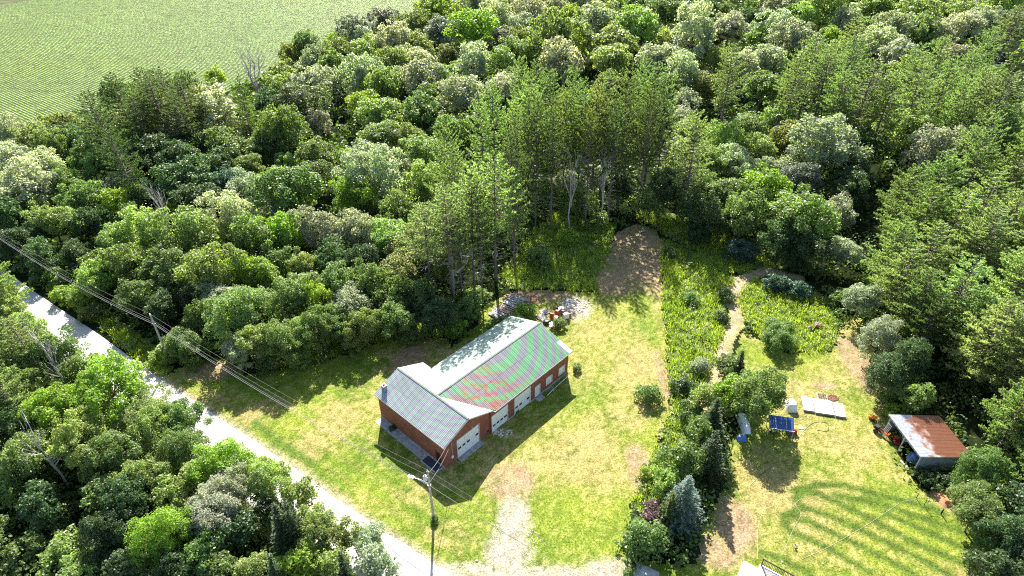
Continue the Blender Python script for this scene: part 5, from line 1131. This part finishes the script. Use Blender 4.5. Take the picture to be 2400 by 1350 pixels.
for i in range(nbd):
    x0 = SW * i / nbd + .004; x1 = SW * (i + 1) / nbd - .008
    MB().add([(x0, -.03, .05), (x1, -.03, .05), (x1, -.03, hz(x1)), (x0, -.03, hz(x0)), (x0, .01, .05), (x1, .01, .05), (x1, .01, hz(x1)), (x0, .01, hz(x0))], [(0, 1, 2, 3), (7, 6, 5, 4), (0, 4, 5, 1), (1, 5, 6, 2), (2, 6, 7, 3), (3, 7, 4, 0)]).build('wall_board', M_SHED, sh)
MB().box(SW - .04, SW, .012, SL, 0, H2 - .02).build('back_wall', M_SHED, sh)
MB().add([(0, SL, .0), (SW, SL, 0), (SW, SL, H2), (0, SL, H1), (0, SL - .04, .0), (SW, SL - .04, 0), (SW, SL - .04, H2), (0, SL - .04, H1)], [(0, 1, 2, 3), (7, 6, 5, 4), (0, 4, 5, 1), (1, 5, 6, 2), (2, 6, 7, 3), (3, 7, 4, 0)]).build('far_wall', M_SHED, sh)
for y_ in (.1, SL * .5, SL - .15): MB().box(.02, .16, y_ - .07, y_ + .07, 0, H1 - .2).build('post', M_GREYWOOD, sh)
MB().tube([(.1, SL * .5 - .8, H1 - .3), (.1, SL * .5, 1.9)], .05, 4).build('brace', M_GREYWOOD, sh); MB().tube([(.1, SL * .5 + .8, H1 - .3), (.1, SL * .5, 1.9)], .05, 4).build('brace', M_GREYWOOD, sh)
hd = MB().box(-.04, .0, .0, SL, H1 - .42, H1 - .04); hd.build('header_board', M_SHED, sh)
for i in range(26): MB().box(-.05, -.042, SL * i / 26 + .01, SL * (i + 1) / 26 - .03, H1 - .42, H1 - .05).build('header_slat', M_GREYWOOD, sh) if i % 2 == 0 else None
for i in range(13):
    y0 = -.12 + (SL + .24) * i / 13; y1 = -.12 + (SL + .24) * (i + 1) / 13; mb = MB(); z_ = lambda x, d: hz(x) + d
    X0, X1 = -.25, SW + .15; dd = .03 + .006 * (i % 2)
    mb.add([(X0, y0, z_(X0, dd)), (X1, y0, z_(X1, dd)), (X1, y1, z_(X1, dd)), (X0, y1, z_(X0, dd)), (X0, y0, z_(X0, .0)), (X1, y0, z_(X1, .0)), (X1, y1, z_(X1, .0)), (X0, y1, z_(X0, .0))], [(0, 3, 2, 1), (4, 5, 6, 7), (0, 1, 5, 4), (1, 2, 6, 5), (2, 3, 7, 6), (3, 0, 4, 7)])
    for k_ in range(4):
        yy = y0 + (y1 - y0) * (k_ + .5) / 4; mb.add([(X0, yy - .035, z_(X0, dd + .001)), (X0, yy + .035, z_(X0, dd + .001)), (X1, yy + .035, z_(X1, dd + .001)), (X1, yy - .035, z_(X1, dd + .001)), (X0, yy, z_(X0, dd + .05)), (X1, yy, z_(X1, dd + .05))], [(0, 3, 5, 4), (1, 4, 5, 2), (0, 4, 1), (3, 2, 5)])
    mb.build('roof_sheet', M_RUST, sh)
def shl(x, y): c_, s_ = math.cos(srot), math.sin(srot); return (SHX[0] + x * c_ - y * s_, SHX[1] + x * s_ + y * c_)
q = shl(1.0, 1.7); o = MB().lathe((0, 0, 0), [(.75, 0), (.85, .3), (.7, .8), (.3, 1.15)], 9).build('blue_tarp_bundle', M_TARPB, None, (q[0], q[1], 0)); setp(o, 'blue tarped bundle inside the front bay of the open shed', 'tarp')
q = shl(.5, 4.6); o = empty('red_mower', (q[0], q[1], 0), 1.2); MB().box(-.5, .5, -.35, .35, .25, .5).box(.1, .5, -.25, .25, .5, .75).build('body', M_TRED, o); MB().box(-.45, -.1, -.2, .2, .5, .6).build('seat', M_BLK, o)
for sx, sy in ((-.4, -.38), (.4, -.38), (.4, .38), (-.4, .38)): MB().tube([(sx, sy - .06, .2), (sx, sy + .06, .2)], .2, 10).build('wheel', M_BLK, o)
setp(o, 'small red mower parked inside the rear bay of the open shed', 'mower')
q = shl(1.9, 4.9); setp(MB().box(-.5, .5, -.6, .6, 0, .9).box(-.3, .4, -.4, .3, .9, 1.2, rot=.3).build('stacked_boxes', M_GALV, None, (q[0], q[1], 0)), 'grey stacked boxes behind the red mower in the shed', 'boxes')
q = shl(-.35, .9); setp(MB().box(-.1, .1, -.9, .9, .03, .12).build('beam', M_GREYWOOD, None, (q[0], q[1], 0), .35), 'pale timber lying along the open front of the shed', 'timber')
q = shl(-.3, 5.9); o = empty('leaning_boards', (q[0], q[1], 0), .2)
for k_ in range(4): MB().tube([(-.3, -.3 + .18 * k_, 0), (.25, -.25 + .18 * k_, 1.9)], .05, 4).build('board', M_GREYWOOD, o)
setp(o, 'pale boards leaning against the far front corner of the shed', 'boards')
P = at(2225, 1168); setp(draped('dirt_mound', 2228, 1168, 3.4, 2.6, .35, mat('rusty_soil', (.40, .19, .09), .95, noise=.3, scale=3), '', 'x'), 'mound of rusty soil in front of the shed, right of the lawn', 'soil mound')
# ------------------------------------------------------------------ loose things on the right lawn
def hose(name, pix, r, m, label, cat='hose', z=.04):
    pts_ = [at(*q_, z) for q_ in pix]; out = []
    for i in range(len(pts_) - 1):
        p0 = pts_[max(i - 1, 0)]; p1 = pts_[i]; p2 = pts_[i + 1]; p3 = pts_[min(i + 2, len(pts_) - 1)]
        for t in np.linspace(0, 1, 7)[:-1]: out.append(tuple(.5 * ((2 * p1) + (-p0 + p2) * t + (2 * p0 - 5 * p1 + 4 * p2 - p3) * t * t + (-p0 + 3 * p1 - 3 * p2 + p3) * t ** 3)))
    out.append(tuple(pts_[-1])); return setp(MB().tube(out, r, 5).build(name, m), label, cat)
M_HG = mat('dark_green_hose', (.05, .10, .05), .4); M_HW = mat('pale_hose', (.38, .38, .28), .6)
hose('garden_hose', [(1868,1032),(1885,1008),(1905,992),(1930,989),(1942,997),(1938,1010),(1915,1008)], .035, M_HG, 'dark green hose curling over the grass below the white-sheeted beds')
hose('garden_hose', [(1758,1138),(1785,1112),(1810,1092)], .03, M_HG, 'short straight dark hose near the spruce row shadow')
hose('garden_hose', [(1796,1182),(1780,1222),(1775,1262),(1776,1310)], .022, M_HW, 'pale cord running down to the deck corner')
hose('garden_hose', [(1880,1168),(1864,1182),(1877,1205),(1862,1235),(1842,1280),(1834,1300)], .02, M_HW, 'pale hose across the left ends of the mown stripes')
hose('garden_hose', [(2158,1163),(2140,1172),(2115,1176),(2085,1195),(2040,1225),(1990,1255),(1930,1288),(1880,1310)], .022, M_HW, 'long pale hose crossing all the mown stripes diagonally')
P = at(1862, 1282); o = empty('yard_ornament', (P[0], P[1], 0), .4); MB().tube([(0, 0, 0), (0, 0, .35)], .02, 5).build('stake', M_WHITE, o); MB().lathe((0, 0, .32), [(.04, 0), (.13, .06), (.1, .2), (.03, .28)], 8).build('head', mat('pink_plastic', (.75, .25, .33), .5), o); MB().box(-.05, .28, -.04, .04, .2, .26).build('wing', M_WHITE, o)
setp(o, 'small pink and white ornament standing on the striped lawn', 'ornament')
for i, (px, py, lab) in enumerate([(1928, 1322, 'white scrap lying at the lower end of the striped lawn'), (2175, 1173, 'small white stone nearest the stake at the lawn edge'), (2191, 1163, 'small white stone near the rusty soil mound'), (1812, 1098, 'tiny white scrap at the tip of the tree shadow'), (1833, 1318, 'white lump on the grass right of the deck rail'), (1117, 1315, 'pale stone at the left edge of the gravel drive')]):
    P = at(px, py); setp(MB().lathe((0, 0, 0), [(.12, 0), (.13, .06), (.05, .12)], 6).build('stone', M_STONE, None, (P[0], P[1], .03)), lab, 'stone')
P = at(2165, 1185); setp(MB().tube([(0, 0, 0), (0, 0, 1.3)], .03, 5).tube([(-.2, 0, 1.2), (.25, 0, 1.25)], .02, 5).build('garden_stake', M_DARK, None, (P[0], P[1], 0)), 'thin dark stake with a crossbar at the end of the long hose', 'stake')
P = at(2205, 1205); setp(MB().lathe((0, 0, 0), [(.07, 0), (.09, .5), (.04, 1.0)], 7).build('garden_post', M_DARK, None, (P[0], P[1], 0)), 'short dark post between the striped lawn and the wood', 'post')
P = at(2147, 1168); setp(MB().tube([(0, 0, 0), (0, 0, .9)], .04, 5).build('garden_stake', M_DARK, None, (P[0], P[1], 0)), 'short dark stake standing near the shed front', 'stake')
# swing frame, lower right
M_LIL = mat('lilac_plastic', (.55, .45, .68), .5); P = at(2378, 1385); Pt = at(2327, 1303, 2.3); o = empty('swing_frame', (Pt[0], Pt[1], 0), 0)
MB().tube([(0, 0, 2.3), (2.9, -2.6, 2.3)], .05, 6).build('top_beam', M_ALU, o)
MB().tube([(0, 0, 2.3), (-1.0, -.9, 0)], .045, 6).build('leg', M_ALU, o); MB().tube([(0, 0, 2.3), (.8, .9, 0)], .045, 6).build('leg', M_ALU, o)
MB().tube([(2.9, -2.6, 2.3), (2.1, -3.6, 0)], .045, 6).build('leg', M_ALU, o); MB().tube([(2.9, -2.6, 2.3), (3.8, -1.7, 0)], .045, 6).build('leg', M_ALU, o)
MB().tube([(-.5, -.45, 1.15), (.4, .45, 1.15)], .035, 6).build('crossbar', M_ALU, o)
MB().tube([(-.35, -.28, .95), (-.35, -.28, 1.35)], .3, 14).build('glider_disc', M_LIL, o); setp(o, 'metal swing frame with a lilac disc in the shade at the lower right corner', 'swing')
# deck with railing, bottom edge
M_DECK = mat('grey_deck_boards', (.40, .36, .34), .8, noise=.2, scale=3); D0 = at(1783, 1322, 1.0); D1 = at(1838, 1352, 1.0); ang = math.atan2(D1[1] - D0[1], D1[0] - D0[0])
dk = empty('deck', (D0[0], D0[1], 0), ang); LD = 6.0
for i in range(22): MB().box(0, LD, -.14 * i - .135, -.14 * i, .93, .96).build('deck_board', M_DECK, dk)
MB().box(0, LD, .002, .05, .7, .95).box(-.05, 0, -3.1, .05, .7, .95).build('skirt', M_WHITE, dk)
for x_ in (.05, LD - .1): MB().box(x_, x_ + .1, -.1, 0, .0, 2.0).build('post', M_DARK if x_ < 1 else M_DARK, dk)
MB().box(.0, LD, -.09, .01, 1.95, 2.02).build('handrail', M_DARK, dk); MB().box(.15, LD - .1, -.06, -.02, 1.08, 1.13).build('bottom_rail', M_DARK, dk)
bal = MB().box(-.02, .02, -.06, -.03, 1.13, 1.95).mesh('baluster', M_DARK)
for i in range(1, 40): link('baluster', bal, dk, (.1 + i * (LD - .2) / 40, 0, 0))
setp(dk, 'grey board deck with a dark spindle railing, cut by the bottom edge', 'deck')
P = at(1752, 1335, 0); setp(MB().box(-.9, .9, -1.9, .5, .03, .14).build('step_slab', mat('pale_slab', (.66, .66, .64), .8, noise=.05, scale=2), None, (P[0] + .3, P[1], 0), ang), 'pale slab at the left of the deck, bottom edge', 'slab')
c4 = [at(*q_)[:2] for q_ in [(1493, 1318), (1545, 1342), (1545, 1400), (1470, 1400)]]
setp(MB().poly([(c_[0], c_[1], .10) for c_ in c4][::-1], .1).build('concrete_slab', M_CONC), kind='structure')

# ------------------------------------------------------------------ labels of the trees
LANDMARKS = [("by the crop field's left edge", (110, 300)), ('against the middle of the field edge', (360, 190)), ('at the notch of the crop field', (620, 190)), ("at the crop field's far corner", (900, 90)),
  ('left of the dark gap in the woods', (660, 330)), ('right of the dark gap in the woods', (900, 320)), ('behind the tall pine stand', (1350, 60)), ('within the tall pine stand', (1400, 260)), ('at the foot of the tall pine stand', (1330, 440)),
  ('near the top edge, centre', (1150, 60)), ('near the top edge, right of centre', (1650, 60)), ('near the top edge, right', (1950, 50)), ('in the upper right corner', (2260, 60)), ('in the woods above the dirt patch', (1640, 420)),
  ('above the mown path', (1840, 520)), ('on the slope of pines, upper right', (1960, 230)), ('high on the right edge', (2260, 280)), ('in the big pine mass on the right', (2200, 520)), ('on the right edge above the shed', (2300, 760)),
  ('overhanging the rusty-roofed shed', (2250, 950)), ('in the lower right corner', (2320, 1220)), ('beside the right lawn', (2080, 820)), ('in the row beside the tall meadow', (1680, 980)),
  ('far left, above the shaded road', (70, 540)), ('left of the deep shade in the left woods', (200, 440)), ('in the deep shade of the left woods', (450, 400)), ('in the middle of the left woods', (560, 540)), ('behind the far utility pole', (320, 650)),
  ('over the roadside by the far pole', (480, 720)), ('facing the lawn, left woods', (680, 760)), ('behind the shaded lawn', (890, 720)), ('left of the pale pines', (800, 560)), ('among pale pines behind the barn', (1070, 520)),
  ('just above the pale pines', (1030, 380)), ('at the far left beyond the road', (60, 740)), ('across the road from the far pole', (190, 830)), ('on the left edge below the road', (60, 980)), ('beside the bend of shade over the road', (330, 960)),
  ('in the roadside woods, lower left', (240, 1120)), ('overhanging the road, lower left', (470, 1080)), ('beside the twin dark spruces', (620, 1160)), ('between the twin spruces and the road', (770, 1260)), ('at the bottom edge, left', (400, 1290))]
ORD = ['', 'second', 'third', 'fourth', 'fifth', 'sixth', 'seventh', 'eighth', 'ninth', 'tenth', 'eleventh', 'twelfth', 'thirteenth', 'fourteenth', 'fifteenth']
from collections import defaultdict
grp = defaultdict(list)
for t in TREES:
    t['px'] = project(np.array(t['p'], float))[0]
    sz = 'small' if t['size'] < 2.6 else 'broad' if t['size'] > 5.6 else ''
    t['sz'] = sz; d_ = [math.hypot(t['px'][0] - q[0], (t['px'][1] - q[1]) * 1.15) for _, q in LANDMARKS]; t['lm'] = LANDMARKS[int(np.argmin(d_))][0]
    if not t.get('fixed'): grp[(t['kind'], t['tint'], t['lm'])].append(t)
for (kd, ti, lm), L in grp.items():
    L.sort(key=lambda t: t['px'][0]); n_ = len(L)
    for i, t in enumerate(L):
        tree_ = {'broadleaf tree': ' tree', 'silvery tree': ' silvery-leaved tree' if ti == 'w' else ' tree', 'pine tree': ' pine', 'bush': ' bush', 'spruce tree': ' spruce', 'dead tree': ' dead tree'}[kd]
        base_ = ('grey-green' if ti == 'w' else ADJ[ti]) + tree_; sz = (t['sz'] + ' ') if t['sz'] else ''
        if n_ == 1: lab = f'{sz}{base_} {lm}'
        elif n_ == 2: lab = f"{'left' if i == 0 else 'right'} one of two {base_}s {lm}"
        else: lab = f"{'leftmost' if i == 0 else 'rightmost' if i == n_ - 1 else ORD[i] + ' from left'} of the {base_}s {lm}"
        t['o']['label'] = lab.replace(' bushs', ' bushes')
for t in TREES:
    o = t['o']; kd = t['kind']
    o['category'] = 'bush' if kd == 'bush' else 'tree'
    o['group'] = {'broadleaf tree': 'broadleaf trees of the surrounding woods', 'silvery tree': 'silvery-leaved trees of the surrounding woods', 'pine tree': 'pines of the surrounding woods', 'spruce tree': 'spruces on the property', 'dead tree': 'bare dead trees', 'bush': 'bushes and shrubs around the clearing'}[kd]
seen_ = {}
for ob in bpy.data.objects:
    if ob.parent is None and ob.get('label'):
        if ob['label'] in seen_: print('DUP LABEL', ob.name, seen_[ob['label']], ob['label'])
        seen_[ob['label']] = ob.name
        if len(ob['label'].split()) > 16: print('LONG', ob['label'])
